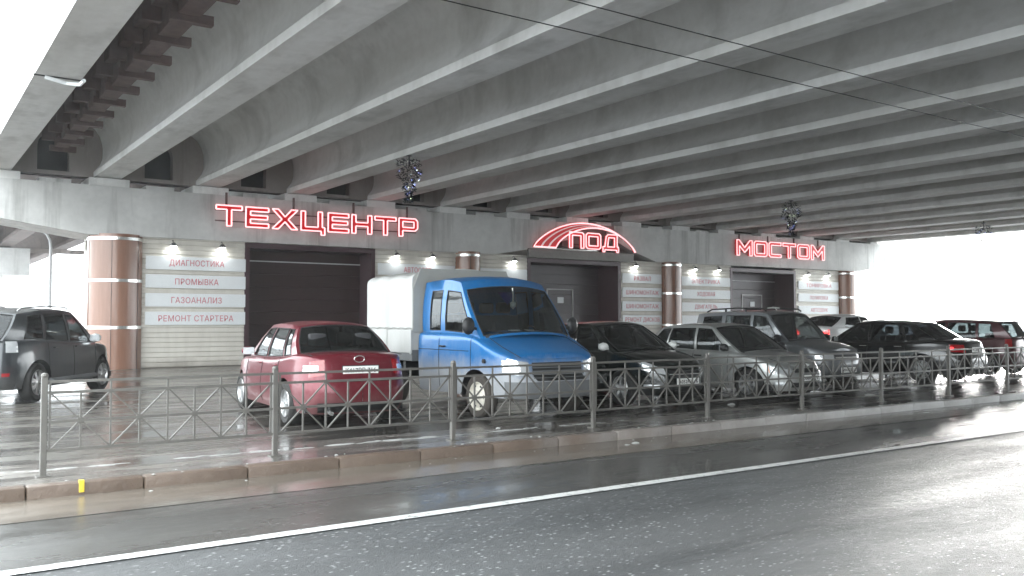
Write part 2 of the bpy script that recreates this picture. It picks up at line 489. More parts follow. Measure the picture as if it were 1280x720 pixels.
# ------------------------------------------------------------------ ground, road, kerb
KY = 9.06                      # kerb face
ROADZ = -0.115
def sheet(name, x0, x1, y0, y1, z, mat, kind='structure', nx=1, ny=1):
    v = [(lerp(x0, x1, i / nx), lerp(y0, y1, j / ny), z) for j in range(ny + 1) for i in range(nx + 1)]
    f = [(j * (nx + 1) + i, j * (nx + 1) + i + 1, (j + 1) * (nx + 1) + i + 1, (j + 1) * (nx + 1) + i) for j in range(ny) for i in range(nx)]
    return tag(mk(name, v, f, mat), kind=kind)
sheet('ground', -900, 1200, -900, 1500, -.30, M['snow'])
sheet('road', -250, 350, -7.5, KY, ROADZ, M['road'])
sheet('road_shoulder', -120, 200, 6.53, KY - .8, ROADZ + .0025, M['shoulder'])
sheet('gutter', -60, 120, KY - .95, KY, ROADZ + .006, M['gutter'])
sheet('road_line', -120, 200, 6.46, 6.60, ROADZ + .010, M['line'])
tag(G().box(-60, 140, KY + .16, 10.55, -.29, 0).out('pavement', M['walk']), kind='structure')
tag(G().box(-16, 52, 10.552, 36.5, -.29, -.003).out('parking_lot', M['lot']), kind='structure')
tag(G().box(-250, -16.002, 10.552, 300, -.29, -.006).out('snowy_verge', M['snow']), kind='structure')
tag(G().box(52.002, 350, 10.552, 300, -.29, -.006).out('snowy_verge', M['snow']), kind='structure')
tag(G().box(-16, 52, 36.502, 300, -.29, -.006).out('snowy_yard', M['snow']), kind='structure')
tag(G().box(-250, 350, -12, -7.502, -.29, 0).out('far_pavement', M['walk']), kind='structure')
g = G(); x = -60.0
while x < 140:
    L = 1.0
    dz = rnd.uniform(-.008, .006); dy = rnd.uniform(-.006, .006)
    g.box(x + .004, x + L - .004, KY + dy, KY + .158, -.29, .012 + dz, .022)
    x += L
tag(g.out('kerb', M['kerb_stone'], smooth=True), kind='structure')
tag(G().box(1.43, 1.475, KY - .014, KY + .05, -.085, .024, .004).out('kerb_paint_mark', M['yellow']), kind='structure')
# thin ridges of old slush along the pavement's inner edge
g = G(); random_slush = random.Random(5)
def lump(g, x, y, z, sx, sy, sz, rr):
    n, m = 8, 4; v, f = [], []
    for j in range(m):
        a = j / m * math.pi / 2
        for k in range(n):
            b = 2 * math.pi * k / n; q = rr.uniform(.75, 1.2)
            v.append((x + sx * math.cos(a) * math.cos(b) * q, y + sy * math.cos(a) * math.sin(b) * q, z + sz * math.sin(a)))
    v.append((x, y, z + sz)); f += [(j * n + k, j * n + (k + 1) % n, (j + 1) * n + (k + 1) % n, (j + 1) * n + k) for j in range(m - 1) for k in range(n)]
    f += [((m - 1) * n + k, (m - 1) * n + (k + 1) % n, m * n) for k in range(n)]
    g.add(v, f)
for i in range(130):
    xx = random_slush.uniform(-2, 9); yy = 10.05 + random_slush.gauss(0, .03)
    if .9 < (xx * 1.7) % 3 < 1.3: continue
    lump(g, xx, yy, -.002, random_slush.uniform(.05, .16), random_slush.uniform(.012, .03), random_slush.uniform(.004, .012), random_slush)
for i in range(150):
    xx = random_slush.uniform(-1, 22); yy = KY + random_slush.choice([random_slush.uniform(.0, .28), random_slush.uniform(-.35, -.02)])
    z = -.0 if yy > KY + .16 else (.012 if yy > KY else ROADZ)
    s_ = random_slush.uniform(.005, .018)
    lump(g, xx, yy, z, s_ * 1.4, s_, s_ * .7, random_slush)
for (xx, yy, s_) in ((8.0, 8.72, .045), (7.8, 8.66, .03), (15.1, 10.9, .07), (16.0, 10.6, .08), (6.9, 10.3, .03), (12.2, 10.8, .06)):
    lump(g, xx, yy, ROADZ if yy < KY else 0, s_ * 1.5, s_, s_ * .5, random_slush)
for i in range(60):
    xx = random_slush.uniform(14, 30); yy = KY - random_slush.uniform(.05, .5)
    lump(g, xx, yy, ROADZ, random_slush.uniform(.1, .5), random_slush.uniform(.02, .06), random_slush.uniform(.004, .012), random_slush)
tag(g.out('slush', M['slush'], smooth=True), 'crumbs and thin ridges of grey white slush on pavement and gutter', 'slush', kind='stuff')

# ------------------------------------------------------------------ thin rain haze round everything
hz = bpy.data.materials.new('rain_haze'); hz.use_nodes = True
hz.node_tree.nodes.clear()
ho = hz.node_tree.nodes.new('ShaderNodeOutputMaterial'); hv = hz.node_tree.nodes.new('ShaderNodeVolumePrincipled')
hv.inputs['Color'].default_value = (.9, .92, .93, 1); hv.inputs['Density'].default_value = HAZE; hv.inputs['Anisotropy'].default_value = .35
hz.node_tree.links.new(hv.outputs[0], ho.inputs['Volume'])
if HAZE: tag(G().box(-950, 1250, -950, 1550, -1.4, 12).out('haze', hz), kind='stuff')

# ------------------------------------------------------------------ the bridge
BZ = 5.84                       # underside of girders
GH = 1.95
bridge = empty('road_bridge', (0, 0, 0), 0, 'wide grey concrete road bridge on long parallel girders over the garage', 'bridge')
FY = 29.2                       # front face of crossbeams
def girder_profile(edge=False):
    h = GH; w = .375
    if edge: return [(-w, 0), (w, 0), (w, .26), (.22, .40), (.22, h), (-w, h)]
    half = [(w, 0), (w, .17), (.345, .20), (.20, .40), (.14, .58), (.12, .82), (.15, 1.05), (.22, 1.28), (.36, 1.48), (.60, 1.66), (.95, 1.80), (1.46, 1.88), (1.46, h)]
    return half + [(-a, b) for a, b in half[::-1]]
XG = [1.95 + 3.05 * k + .375 - (.08 if k else 0) for k in range(15)]
for k, xg in enumerate(XG):
    g = G()
    for (ya, yb) in ((-75, -2.2), (-2.16, 30.0)):  # unseen spans behind the camera, lengthened to keep light off the fronts
        g.prism(girder_profile(k == 0), lambda u, w, s, xg=xg, ya=ya, yb=yb: (xg + u, (ya, yb)[s], BZ + w))
    g.out('girder', M['girder'], bridge, smooth=True, angle=32)
for k, xg in enumerate(XG):
    G().prism(girder_profile(k == 0), lambda u, w, s, xg=xg: (xg + u, (30.06, 61.0)[s], BZ + w)).out('far_girder', M['brown_web'] if k < 3 else M['girder'], bridge)
G().box(XG[0] - .375 + .02, XG[-1] + 1.2, -75, 61, BZ + GH + .002, BZ + GH + .30).out('deck_slab', M['slab'], bridge)
G().box(XG[-1] + .9, XG[-1] + 1.2, -75, 61, BZ + GH - .45, BZ + GH).out('deck_fascia', M['beam'], bridge)
for k in range(3):
    G().prism(girder_profile(), lambda u, w, s, xg=XG[k]: (xg + u, (61.06, 120.0)[s], BZ + w)).out('far_girder', M['brown_web'], bridge)
G().box(XG[0] - .3, XG[2] + .9, 61.01, 120, BZ + GH + .002, BZ + GH + .30).out('far_deck_slab', M['slab'], bridge)
# deck diaphragm at the support, with rounded openings between girders
def arch_opening_wall(x0, x1, z0, z1, y0, y1, open_w=.85, open_h=1.15):
    cx = (x0 + x1) / 2; a, b = cx - open_w / 2, cx + open_w / 2; zb = z0 + .12
    arc = [(cx + open_w / 2 * math.cos(t), zb + open_h - open_w / 2 + open_w / 2 * math.sin(t)) for t in [math.pi * i / 8 for i in range(9)]]
    g = G()
    g.box(x0, a, y0, y1, z0, z1); g.box(b, x1, y0, y1, z0, z1)
    poly = [(b, z1), (a, z1)] + arc[::-1]
    g.prism(poly, lambda u, w, s: (u, (y0, y1)[s], w))
    g.box(a, b, y0, y1, z0, zb)
    return g
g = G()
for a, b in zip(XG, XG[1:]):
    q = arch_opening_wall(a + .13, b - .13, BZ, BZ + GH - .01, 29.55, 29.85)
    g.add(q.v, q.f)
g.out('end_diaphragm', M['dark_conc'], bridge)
G().box(XG[0], XG[-1], 30.015, 30.05, BZ, BZ + GH - .01).out('opening_shade', M['void_shade'], bridge)  # black sheet added behind the openings so they read as deep shade
# crossbeams (two cantilever heads) carried by clad columns
def crossbeam(pts_bottom, top0, top1, name, y0=FY, y1=31.2):
    xs = [p[0] for p in pts_bottom]
    poly = [(p[0], p[1]) for p in pts_bottom] + [(xs[-1], top1), (xs[0], top0)]
    return G().prism(poly, lambda u, w, s: (u, (y0, y1)[s], w)).out(name, M['beam'], bridge)
def haunch(p0, p1, n=5):
    out = []
    for i in range(n + 1):
        t = i / n; out.append((lerp(p0[0], p1[0], t), lerp(p0[1], p1[1], t ** 1.0)))
    return out
TOP = 5.57
crossbeam([(-3.5, 5.3), (4.7, 4.08), (19.4, 4.08), (21.0, 4.36), (23.1, 4.85)], TOP, TOP, 'crossbeam')
crossbeam([(25.6, 4.95), (26.6, 4.55), (28.1, 4.10), (43.4, 4.15), (45.9, 4.55)], TOP + .02, TOP + .14, 'crossbeam')
G().box(23.12, 25.58, 29.7, 30.6, 4.6, TOP - .05).out('crossbeam_gap_wall', M['dark_conc'], bridge)
for xg in XG:
    g = G()
    g.box(xg - .55, xg + .60, 29.24, 30.7, TOP + (.0 if xg < 25 else .03), BZ - .03, .01)
    g.box(xg - .3, xg + .3, 29.4, 30.5, BZ - .03, BZ + .001)
    g.out('bearing_pad', M['pad'], bridge)
for xg in XG[:-1]:
    g = G().box(xg + 1.1, xg + 1.95, 29.32, 30.7, TOP, TOP + .13)
    g.out('bearing_block', M['beam'], bridge)
# vertical formwork joints on the crossbeam face
for (cx, r, seg) in ((5.62, .80, 28), (18.2, .50, 24), (29.1, .50, 24), (42.2, .52, 24)):
    cy = FY + r - .38 if r < .7 else FY + .55
    col = G().lathe([(r, 0), (r, 4.12)], 48, c=(cx, cy, 0)).out('column', M['copper'], bridge, smooth=True)
    for zb in (1.27, 2.70, 3.98):
        G().lathe([(r + .001, zb - .055), (r + .02, zb - .045), (r + .02, zb + .045), (r + .001, zb + .055)], 48, c=(cx, cy, 0)).out('metal_band', M['chrome'], col, smooth=True)
    g = G()
    for a in range(0, 360, 60):
        aa = R(a + 12); g.bar((cx + (r + .001) * math.cos(aa), cy + (r + .001) * math.sin(aa), 0), (cx + (r + .001) * math.cos(aa), cy + (r + .001) * math.sin(aa), 4.1), .012)
    g.out('cladding_joint', M['gate'], col)
# the pier on the other side of the road
G().box(XG[0] - 1, XG[-1] + 1, -14.2, -12.2, 4.1, TOP + .05, .02).out('crossbeam', M['beam'], bridge)
for cx in (6.0, 18.5, 31.0, 43.0): G().lathe([(.6, 0), (.6, 4.12)], 32, c=(cx, -13.2, 0)).out('column', M['pad'], bridge, smooth=True)
G().box(XG[0] - 1, XG[-1] + 1, -13.6, -12.9, TOP + .051, BZ, .01).out('bearing_ledge', M['pad'], bridge)
for (a, b) in ((6.7, 17.85), (19.15, 30.35), (31.65, 42.35)):
    G().box(a, b, -13.4, -13.0, 0, 4.08).out('light_block_wall', M['dark_conc'], bridge)  # unseen walls added to block light and reflections from behind the camera
# far pier on the left
G().prism([(-6, 4.4), (6.6, 4.4), (6.6, 6.0), (-6, 6.0)], lambda u, w, s: (u, (60, 62.4)[s], w - .25)).out('far_crossbeam', M['beam'], bridge)
for cx in (-2.5, 4.6): G().lathe([(.9, 0), (.9, 4.15)], 24, c=(cx, 61.2, 0)).out('far_column', M['pad'], bridge, smooth=True)
G().box(XG[0] - 1, XG[-1] + 1, 61.0, 61.05, TOP, BZ).out('far_ledge', M['dark_conc'], bridge)
# rusty steel cradle between the first two girders
g = G(); y = 3.0
while y < 27.5:
    g.box(3.66, 4.02, y, y + .95, BZ + .60, BZ + 1.05, .01)
    g.box(3.55, 4.24, y + .95, y + 1.11, BZ + .50, BZ + .66, .005)
    g.box(3.3, 3.62, y + .5, y + .62, BZ + .7, BZ + 1.9)
    y += 1.35
g.box(3.45, 3.66, 3, 27.6, BZ + .95, BZ + 1.2)
g.out('rusty_cradle', M['rust'], bridge)
# drain elbow on the edge girder
G().tube([(2.1, 17.5, BZ - .06), (2.45, 17.5, BZ - .12), (2.62, 17.2, BZ - .18), (2.62, 16.8, BZ - .2)], .035).out('drain_pipe', M['white_sign'], bridge, smooth=True)
G().box(1.94, 2.71, 17.6, 17.68, BZ - .008, BZ + .01).out('girder_joint', M['seam'], bridge)

# ------------------------------------------------------------------ the garage under the bridge
garage = empty('garage_building', (0, FY + .2, 0), 0, 'long low garage with cream siding and three brown gates under the bridge', 'building')
def gp(o): return o
WY = 0.0     # wall plane in garage local y
def siding(x0, x1, z1=4.12):
    z, pitch = 0.0, .155
    g = G(); prof = []
    while z < z1:
        prof += [(0.0, z), (-.028, z + .02), (-.028, z + .05), (-.004, min(z1, z + pitch - .004))]
        z += pitch
    v, f = [], []
    for (py, pz) in prof: v += [(x0, WY + py, pz), (x1, WY + py, pz)]
    for i in range(len(prof) - 1): f.append((2 * i, 2 * i + 1, 2 * i + 3, 2 * i + 2))
    g.add(v, f)
    g.box(x0, x1, WY + .01, WY + .16, 0, z1)
    g.out('siding_wall', M['siding'], garage)
for a, b in ((6.1, 9.60), (14.23, 18.0), (18.4, 21.15), (26.06, 28.9), (29.3, 33.2), (38.0, 42.0)): siding(a, b)
G().box(5.9, 6.09, WY + .3, WY + 7.5, 0, 4.1).out('side_wall', M['siding'], garage)
G().box(42.2, 42.4, WY + .3, WY + 7.5, 0, 4.1).out('side_wall', M['siding'], garage)
G().box(5.9, 42.4, WY + 7.5, WY + 7.7, 0, 5.2).out('back_wall', M['siding'], garage)
G().box(6, 42.3, WY + 1.95, WY + 7.6, 4.11, 4.3).out('flat_roof', M['dark_conc'], garage)
def gate(x0, x1, depth, H=3.95, mat='gate', wicket=None, jamb_mat='jamb', band=True):
    e = G()
    # reveals and lintel
    g = G()
    g.box(x0 - .06, x0 + .10, WY - .05, WY + depth, 0, H + .12)
    g.box(x1 - .10, x1 + .06, WY - .05, WY + depth, 0, H + .12)
    g.box(x0 + .10, x1 - .10, WY - .05, WY + depth, H - .05, H + .12)
    g.out('gate_surround', M[jamb_mat], garage)
    # panelled sectional door
    p = G(); z = 0.0; n = 8; hh = (H - .42) / n
    for i in range(n):
        p.box(x0 + .10, x1 - .10, WY + depth - .06, WY + depth, z + .006, z + hh - .006, .012)
        p.box(x0 + .10, x1 - .10, WY + depth - .068, WY + depth - .05, z + hh * .45, z + hh * .55)
        z += hh
    p.box(x0 + .10, x1 - .10, WY + depth - .03, WY + depth + .02, 0, H)
    door = p.out('gate_panel', M[mat], garage)
    if band: G().box(x0 + .10, x1 - .10, WY + depth - .09, WY + depth - .055, H - .44, H - .40).out('gate_rail', M['trim_light'], garage)
    if wicket:
        a, b, zt = wicket; yy = WY + depth - .075
        w = G(); w.box(a - .05, a, yy - .02, yy + .02, .08, zt); w.box(b, b + .05, yy - .02, yy + .02, .08, zt); w.box(a, b, yy - .02, yy + .02, zt - .05, zt)
        wk = w.out('wicket_frame', M['trim_light'], garage)
        cx = (a + b) / 2
        G().box(cx - .14, cx + .2, yy - .012, yy + .003, zt - .62, zt - .36, .01).out('wicket_window', M['white_sign'], wk)
        G().box(a + .06, a + .10, yy - .05, yy, 1.0, 1.16, .01).out('handle', M['chrome'], wk)
gate(9.60, 14.23, .95)
gate(21.15, 26.06, 1.35, wicket=(23.1, 24.45, 2.85), H=3.9, mat='gate_grey', band=False)
gate(33.2, 38.0, 1.25, wicket=(35.4, 36.85, 2.8), H=3.9, mat='gate_grey')
# grey fascia board under the arch
G().box(21.0, 26.7, WY - .26, WY - .16, 4.02, 4.40, .01).out('fascia_board', M['fence'], garage)

# service boards
BROWS = (3.30, 2.72, 2.13, 1.55)
def board(x0, x1, zc, text, label, w=None, h=.42, tsize=.26):
    cx = (x0 + x1) / 2
    o = empty('service_board', (cx, FY + .2 - .075, zc), 0, label, 'sign', 'white service boards on the garage wall')
    G().box(-(x1 - x0) / 2, (x1 - x0) / 2, -.0, .045, -h / 2, h / 2, .006).out('board', M['white_sign'], o)
    if text:
        text_mesh('lettering', text, tsize, M['banner_red'], o, Matrix.Translation((0, -.004, 0)) @ FRONT, width=w, ext=.003)
        o.children[-1].name
    return o
board(6.42, 9.56, 3.30, 'ДИАГНОСТИКА', 'topmost of four white boards left of the left gate, reading ДИАГНОСТИКА', 1.72)
board(6.42, 9.56, 2.72, 'ПРОМЫВКА', 'second board from top left of the left gate, reading ПРОМЫВКА', 1.36)
board(6.42, 9.56, 2.13, 'ГАЗОАНАЛИЗ', 'third board from top left of the left gate, reading ГАЗОАНАЛИЗ', 1.58)
board(6.42, 9.56, 1.55, 'РЕМОНТ СТАРТЕРА', 'lowest board left of the left gate, reading РЕМОНТ СТАРТЕРА', 2.35)
board(14.4, 17.65, 3.36, 'АВТОСВЕТ', 'white board with short red word above the van tarpaulin', 1.15)
board(14.4, 17.65, 2.78, '', 'blank white board behind the van tarpaulin, second from top')
board(18.75, 21.05, 3.32, '', 'white board just left of middle gate above the blue van roof')
board(26.2, 28.55, 3.34, 'РАЗВАЛ', 'topmost white board right of the middle gate under one lamp', 1.0)
board(26.2, 28.55, 2.72, 'ШИНОМОНТАЖ', 'second board from top right of the middle gate, pink lettering', 1.95)
board(26.2, 28.55, 2.11, 'ШИНОМОНТАЖ', 'third board from top right of the middle gate, pink lettering', 1.95)
board(26.2, 28.55, 1.50, 'РЕМОНТ ДИСКОВ', 'lowest board right of the middle gate, above the silver sedan', 2.05)
board(29.75, 33.1, 3.30, 'ЭЛЕКТРИКА', 'top white board between third brown column and right gate', 1.9)
board(29.75, 33.1, 2.70, 'ХОДОВАЯ', 'second white board between third brown column and right gate', 1.2)
board(29.75, 33.1, 2.10, 'ДВИГАТЕЛЬ', 'third white board between third brown column and right gate', 1.5)
board(29.75, 33.1, 1.50, 'КПП', 'lowest board of the column behind the grey off-roader', .8)
board(38.25, 41.6, 3.30, 'ТОНИРОВКА', 'top white board right of the right gate near the last column', 2.1)
board(38.25, 41.6, 2.66, 'ПОЛИРОВКА', 'second white board right of the right gate near the last column', 1.5)
board(38.25, 41.6, 2.02, 'АВТОЗВУК', 'lowest visible white board above the white car roof', 1.4)

# wall lamps above the boards
def wall_lamp(x, z, label, power=1.5):
    o = empty('wall_lamp', (x, FY + .2 - .03, z + .03), 0, label, 'lamp', 'gooseneck lamps over the service boards')
    G().tube([(0, 0, .14), (0, -.06, .18), (0, -.13, .16), (0, -.17, .08)], .011).out('arm', M['lamp_metal'], o, smooth=True)
    G().lathe([(.02, .10), (.05, .09), (.09, .03), (.115, -.02), (.112, -.022), (.085, .026), (.045, .075), (.0, .08)], 20, c=(0, -.17, 0)).out('lamp_shade', M['lamp_metal'], o, smooth=True)
    G().lathe([(0, -.055), (.055, -.045), (.085, -.02), (.07, .01), (0, .03)], 16, c=(0, -.17, 0)).out('bulb', M['lamp_glow'], o, smooth=True)
    ld = bpy.data.lights.new('lamp_light', 'SPOT'); ld.energy = power; ld.spot_size = R(125); ld.spot_blend = .6; ld.color = (.95, 1, .98); ld.shadow_soft_size = .06
    lo = bpy.data.objects.new('lamp_light', ld); COL.objects.link(lo); lo.parent = o; lo.location = (0, -.16, -.07); lo.rotation_euler = (R(38), 0, 0)
    return o
wall_lamp(7.22, 3.82, 'lit lamp nearest the big left column, over ДИАГНОСТИКА')
wall_lamp(8.75, 3.84, 'second lit lamp, near the left gate, over ДИАГНОСТИКА', 2.6)
wall_lamp(15.1, 3.84, 'lit lamp just right of the left gate, above the tarpaulin')
wall_lamp(16.6, 3.84, 'lit lamp above the tarpaulin, nearer the second column')
wall_lamp(20.36, 3.84, 'lone lit lamp between second column and the middle gate')
wall_lamp(26.9, 3.86, 'lone lit lamp between middle gate and third column')
wall_lamp(30.6, 3.84, 'bright lamp just right of the third column', 3)
wall_lamp(32.2, 3.86, 'dim lamp just left of the right gate', .7)
wall_lamp(38.9, 3.84, 'lit lamp just right of the right gate')
wall_lamp(40.6, 3.84, 'last lit lamp beside the rightmost column')

# ------------------------------------------------------------------ neon letter signs
t_ = .2
LET = {
 'Т': (1.1, [[(0, 1), (1.1, 1), (1.1, .8), (.65, .8), (.65, 0), (.45, 0), (.45, .8), (0, .8)]]),
 'Е': (1.0, [[(0, 0), (1, 0), (1, .2), (.2, .2), (.2, .41), (.95, .41), (.95, .6), (.2, .6), (.2, .8), (1, .8), (1, 1), (0, 1)]]),
 'Х': (1.15, [[(0, 0), (.28, 0), (.575, .37), (.87, 0), (1.15, 0), (.72, .5), (1.15, 1), (.87, 1), (.575, .63), (.28, 1), (0, 1), (.43, .5)]]),
 'Ц': (1.12, [[(0, 1), (.2, 1), (.2, .2), (.8, .2), (.8, 1), (1, 1), (1, .2), (1.12, .2), (1.12, -.2), (.95, -.2), (.95, 0), (0, 0)]]),
 'Н': (1.0, [[(0, 0), (.2, 0), (.2, .4), (.8, .4), (.8, 0), (1, 0), (1, 1), (.8, 1), (.8, .6), (.2, .6), (.2, 1), (0, 1)]]),
 'Р': (1.0, [[(0, 0), (.2, 0), (.2, .32), (.86, .32), (1, .46), (1, .87), (.87, 1), (0, 1)], [(.2, .5), (.8, .5), (.8, .82), (.2, .82)]]),
 'П': (1.0, [[(0, 0), (.2, 0), (.2, .8), (.8, .8), (.8, 0), (1, 0), (1, .9), (.9, 1), (0, 1)]]),
 'О': (1.05, [[(0, .12), (.12, 0), (.93, 0), (1.05, .12), (1.05, .88), (.93, 1), (.12, 1), (0, .88)], [(.2, .2), (.85, .2), (.85, .8), (.2, .8)]]),
 'Д': (1.15, [[(0, -.14), (.14, -.14), (.14, 0), (1.01, 0), (1.01, -.14), (1.15, -.14), (1.15, .2), (1.05, .2), (1.05, 1), (.38, 1), (.24, .86), (.14, .2), (0, .2)], [(.34, .2), (.85, .2), (.85, .8), (.42, .8)]]),
 'С': (1.0, [[(0, .12), (.12, 0), (1, 0), (1, .2), (.2, .2), (.2, .8), (1, .8), (1, 1), (.12, 1), (0, .88)]]),
 'М': (1.2, [[(0, 0), (.2, 0), (.2, .62), (.6, .2), (1.0, .62), (1.0, 0), (1.2, 0), (1.2, 1), (1.02, 1), (.6, .52), (.18, 1), (0, 1)]]),
}
def letter_sign(word, x0, x1, zb, h, label, hang=False):
    gap = .16
    tot = sum(LET[c][0] for c in word) + gap * (len(word) - 1)
    s = (x1 - x0) / tot
    o = empty('letter_sign', ((x0 + x1) / 2, FY - .12, zb), 0, label, 'sign')
    cx = -(x1 - x0) / 2
    for c in word:
        w, sp = LET[c]
        M4 = Matrix.Translation((cx, 0, 0)) @ FRONT @ Matrix.Diagonal((s, h, 1, 1))
        curve_mesh('letter', sp, .05, M['sign_red'], o, M4)
        tr = G()
        for ring in sp:
            # neon follows the outline with rounded joints
            pts = [(cx + u * s, -.06, w_ * h) for u, w_ in ring]
            for a, b in zip(pts, pts[1:] + pts[:1]):
                tr.tube([a, b], .027, 6)
        tr.out('neon_tube', M['neon'], o, smooth=True)
        cx += (w + gap) * s
    g = G()
    for z in (.25 * h, .78 * h): g.box(-(x1 - x0) / 2, (x1 - x0) / 2, .055, .075, z - .02, z + .02)
    if hang:
        for f in (.05, .36, .66, .95): g.box(lerp(-(x1 - x0) / 2, (x1 - x0) / 2, f) - .03, lerp(-(x1 - x0) / 2, (x1 - x0) / 2, f) + .03, .06, .11, h, 5.66 - zb)
    g.out('sign_rail', M['rust'], o)
    return o
letter_sign('ТЕХЦЕНТР', 8.48, 15.85, 4.56, .66, 'glowing red neon letters ТЕХЦЕНТР on the left crossbeam', hang=True)
letter_sign('МОСТОМ', 33.25, 40.0, 4.62, .74, 'glowing red neon letters МОСТОМ on the right crossbeam', hang=True)
letter_sign('ПОД', 23.0, 25.7, 4.50, .66, 'glowing red neon letters ПОД beneath the red arch')
# the arch
arch = empty('arch_sign', (23.9, FY - .14, 4.47), 0, 'red crescent arch sign with white neon edge over the middle gate', 'sign')
def arcpts(c0, c1, rise, n=36, z0=0, z1=0, pw=1.0):
    out = []
    for i in range(n + 1):
        t = i / n; out.append((lerp(c0, c1, t), lerp(z0, z1, t) + rise * (4 * t * (1 - t)) ** pw))
    return out
outer = arcpts(-2.75, 2.78, 1.10, z1=-.02, pw=.80)
inner = arcpts(-1.62, 2.72, .93, z1=-.02, pw=.72)
crescent = outer + inner[::-1]
curve_mesh('arch_panel', [crescent], .04, M['sign_red'], arch, FRONT)
for (a, b, r_, m_) in ((-2.42, 2.75, 1.045, 'sign_white'), (-2.05, 2.74, .985, 'sign_white')):
    p1 = arcpts(a, b, r_, pw=.77); p2 = arcpts(a + .10, b - .01, r_ - .025, pw=.77)
    curve_mesh('arch_stripe', [p1 + p2[::-1]], .006, M[m_], arch, Matrix.Translation((0, -.05, 0)) @ FRONT)
G().tube([(u, -.06, w) for u, w in crescent], .03, 8, closed=True).out('neon_tube', M['neon'], arch, smooth=True)

# ------------------------------------------------------------------ the fence along the kerb
fence = empty('metal_fence', (0, 9.62, 0), 0, 'low grey steel railing of crossed bars along the kerb', 'fence')
PX = [1.2 + 2.28 * k for k in range(-0, 14)]
FH = .965
postm = None
for i, px_ in enumerate(PX):
    g = G().box(px_ - .028, px_ + .028, -.028, .028, -.01, FH, .006)
    g.lathe([(0, FH + .03), (.028, FH + .02), (.036, FH), (.030, FH - .02)], 10, c=(px_, 0, 0))
    g.box(px_ - .06, px_ + .06, -.06, .06, -.004, .012)
    po = g.out('post', M['fence'], fence); lr_ = random.Random(i); po.rotation_euler = (R(lr_.uniform(-.7, .7)), 0, 0)
SEG = 6
for a, b in zip(PX, PX[1:]):
    x0, x1 = a + .05, b - .05
    sg = random.Random(int(a * 10)).uniform(-.008, .008)
    g = G(); zt, z2, zm, zb = .905 + sg, .80 + sg, .52 + sg, .245 + sg
    for z in (zt, z2, zm, zb): g.bar((x0, 0, z), (x1, 0, z), .026, .026)
    w = (x1 - x0) / (2 * 4)
    for k in range(0, 9):
        xx = x0 + w * k
        top = zt if k % 2 == 0 else z2
        g.bar((xx, 0, zb), (xx, 0, top), .018, .018)
    for k in range(0, 8, 2):
        xa, xc, xb2 = x0 + w * k, x0 + w * (k + 1), x0 + w * (k + 2)
        g.bar((xa, -.004, zb), (xb2, -.004, z2), .022, .014); g.bar((xa, .004, z2), (xb2, .004, zb), .022, .014)
        g.box(xc - .03, xc + .03, -.012, .012, zm - .03, zm + .03, .005)
    for z in (zt, z2, zm, zb):
        g.box(a + .028, x0 + .01, -.012, .012, z - .012, z + .012); g.box(x1 - .01, b - .028, -.012, .012, z - .012, z + .012)
    g.out('fence_panel', M['fence'], fence)

# ------------------------------------------------------------------ vehicles
def wheel(root, x, y, r, w=.20, rim='alloy', spokes=5, side=1, muddy=False, cap=None, turn=0):
    """wheel at (x, y) with its outer face toward side*y"""
    e = mk('wheel', [], [], M['rubber'], root) if False else None
    rr = r * .66
    ty = G().lathe([(rr, -w / 2), (r * .90, -w / 2), (r * .975, -w / 2 + .02), (r, -w / 2 + .045), (r, w / 2 - .045), (r * .975, w / 2 - .02), (r * .90, w / 2), (r * .74, w / 2 - .004), (rr, w / 2 - .015)], 44, 'y')
    o = ty.out('wheel', M['dirty_rubber'] if muddy else M['rubber'], root, smooth=True)
    o.location = (x, y, r)
    o.rotation_euler = (0, 0, (0 if side > 0 else math.pi) + turn)
    g = G()
    g.lathe([(rr * 1.0, w / 2 - .012), (rr * .96, w / 2), (rr * .92, w / 2 - .012), (rr * .88, w / 2 - .07)], 36, 'y')
    yo = w / 2 - .03
    if rim == 'steel':
        g.lathe([(rr * .9, w / 2 - .05), (rr * .80, w / 2 - .045), (rr * .62, w / 2 - .02), (rr * .45, w / 2 - .005), (rr * .40, w / 2 + .02), (rr * .2, w / 2 + .03), (0, w / 2 + .03)], 36, 'y')
        rimo = g.out('rim', M['steel_rim'], o, smooth=True)
        h = G()
        for k in range(6):
            a = 2 * math.pi * k / 6
            cx, cz = rr * .73 * math.cos(a), rr * .73 * math.sin(a)
            n = 10; ring = []
            for j in range(n):
                b = 2 * math.pi * j / n
                du, dv = .034 * math.cos(b), .022 * math.sin(b)
                ring.append((cx + du * -math.sin(a) + dv * math.cos(a), w / 2 - .028, cz + du * math.cos(a) + dv * math.sin(a)))
            h.add(ring, [tuple(range(n))])
        h.out('rim_hole', M['seam'], rimo)
    else:
        g.lathe([(rr * .24, yo - .01), (rr * .22, yo + .014), (rr * .1, yo + .02), (0, yo + .02)], 20, 'y')
        for k in range(spokes):
            a = 2 * math.pi * k / spokes + .3
            ca, sa = math.cos(a), math.sin(a)
            def P(rad, off, yy): return (rad * ca - off * sa, yy, rad * sa + off * ca)
            r0, r1 = rr * .15, rr * .93; w0, w1 = rr * .13, rr * (.17 if spokes < 8 else .09)
            v = [P(r0, -w0, yo + .012), P(r0, w0, yo + .012), P(r1, w1, yo - .0), P(r1, -w1, yo - .0), P(r0, -w0, yo - .03), P(r0, w0, yo - .03), P(r1, w1, yo - .04), P(r1, -w1, yo - .04)]
            g.add(v, [(0, 1, 2, 3), (4, 7, 6, 5), (0, 4, 5, 1), (1, 5, 6, 2), (2, 6, 7, 3), (3, 7, 4, 0)])
        rimo = g.out('rim', M[rim], o, smooth=True)
    G().lathe([(rr * .9, w / 2 - .085), (0, w / 2 - .085)], 24, 'y').out('brake_disc', M['black_rim'], o)
    return o

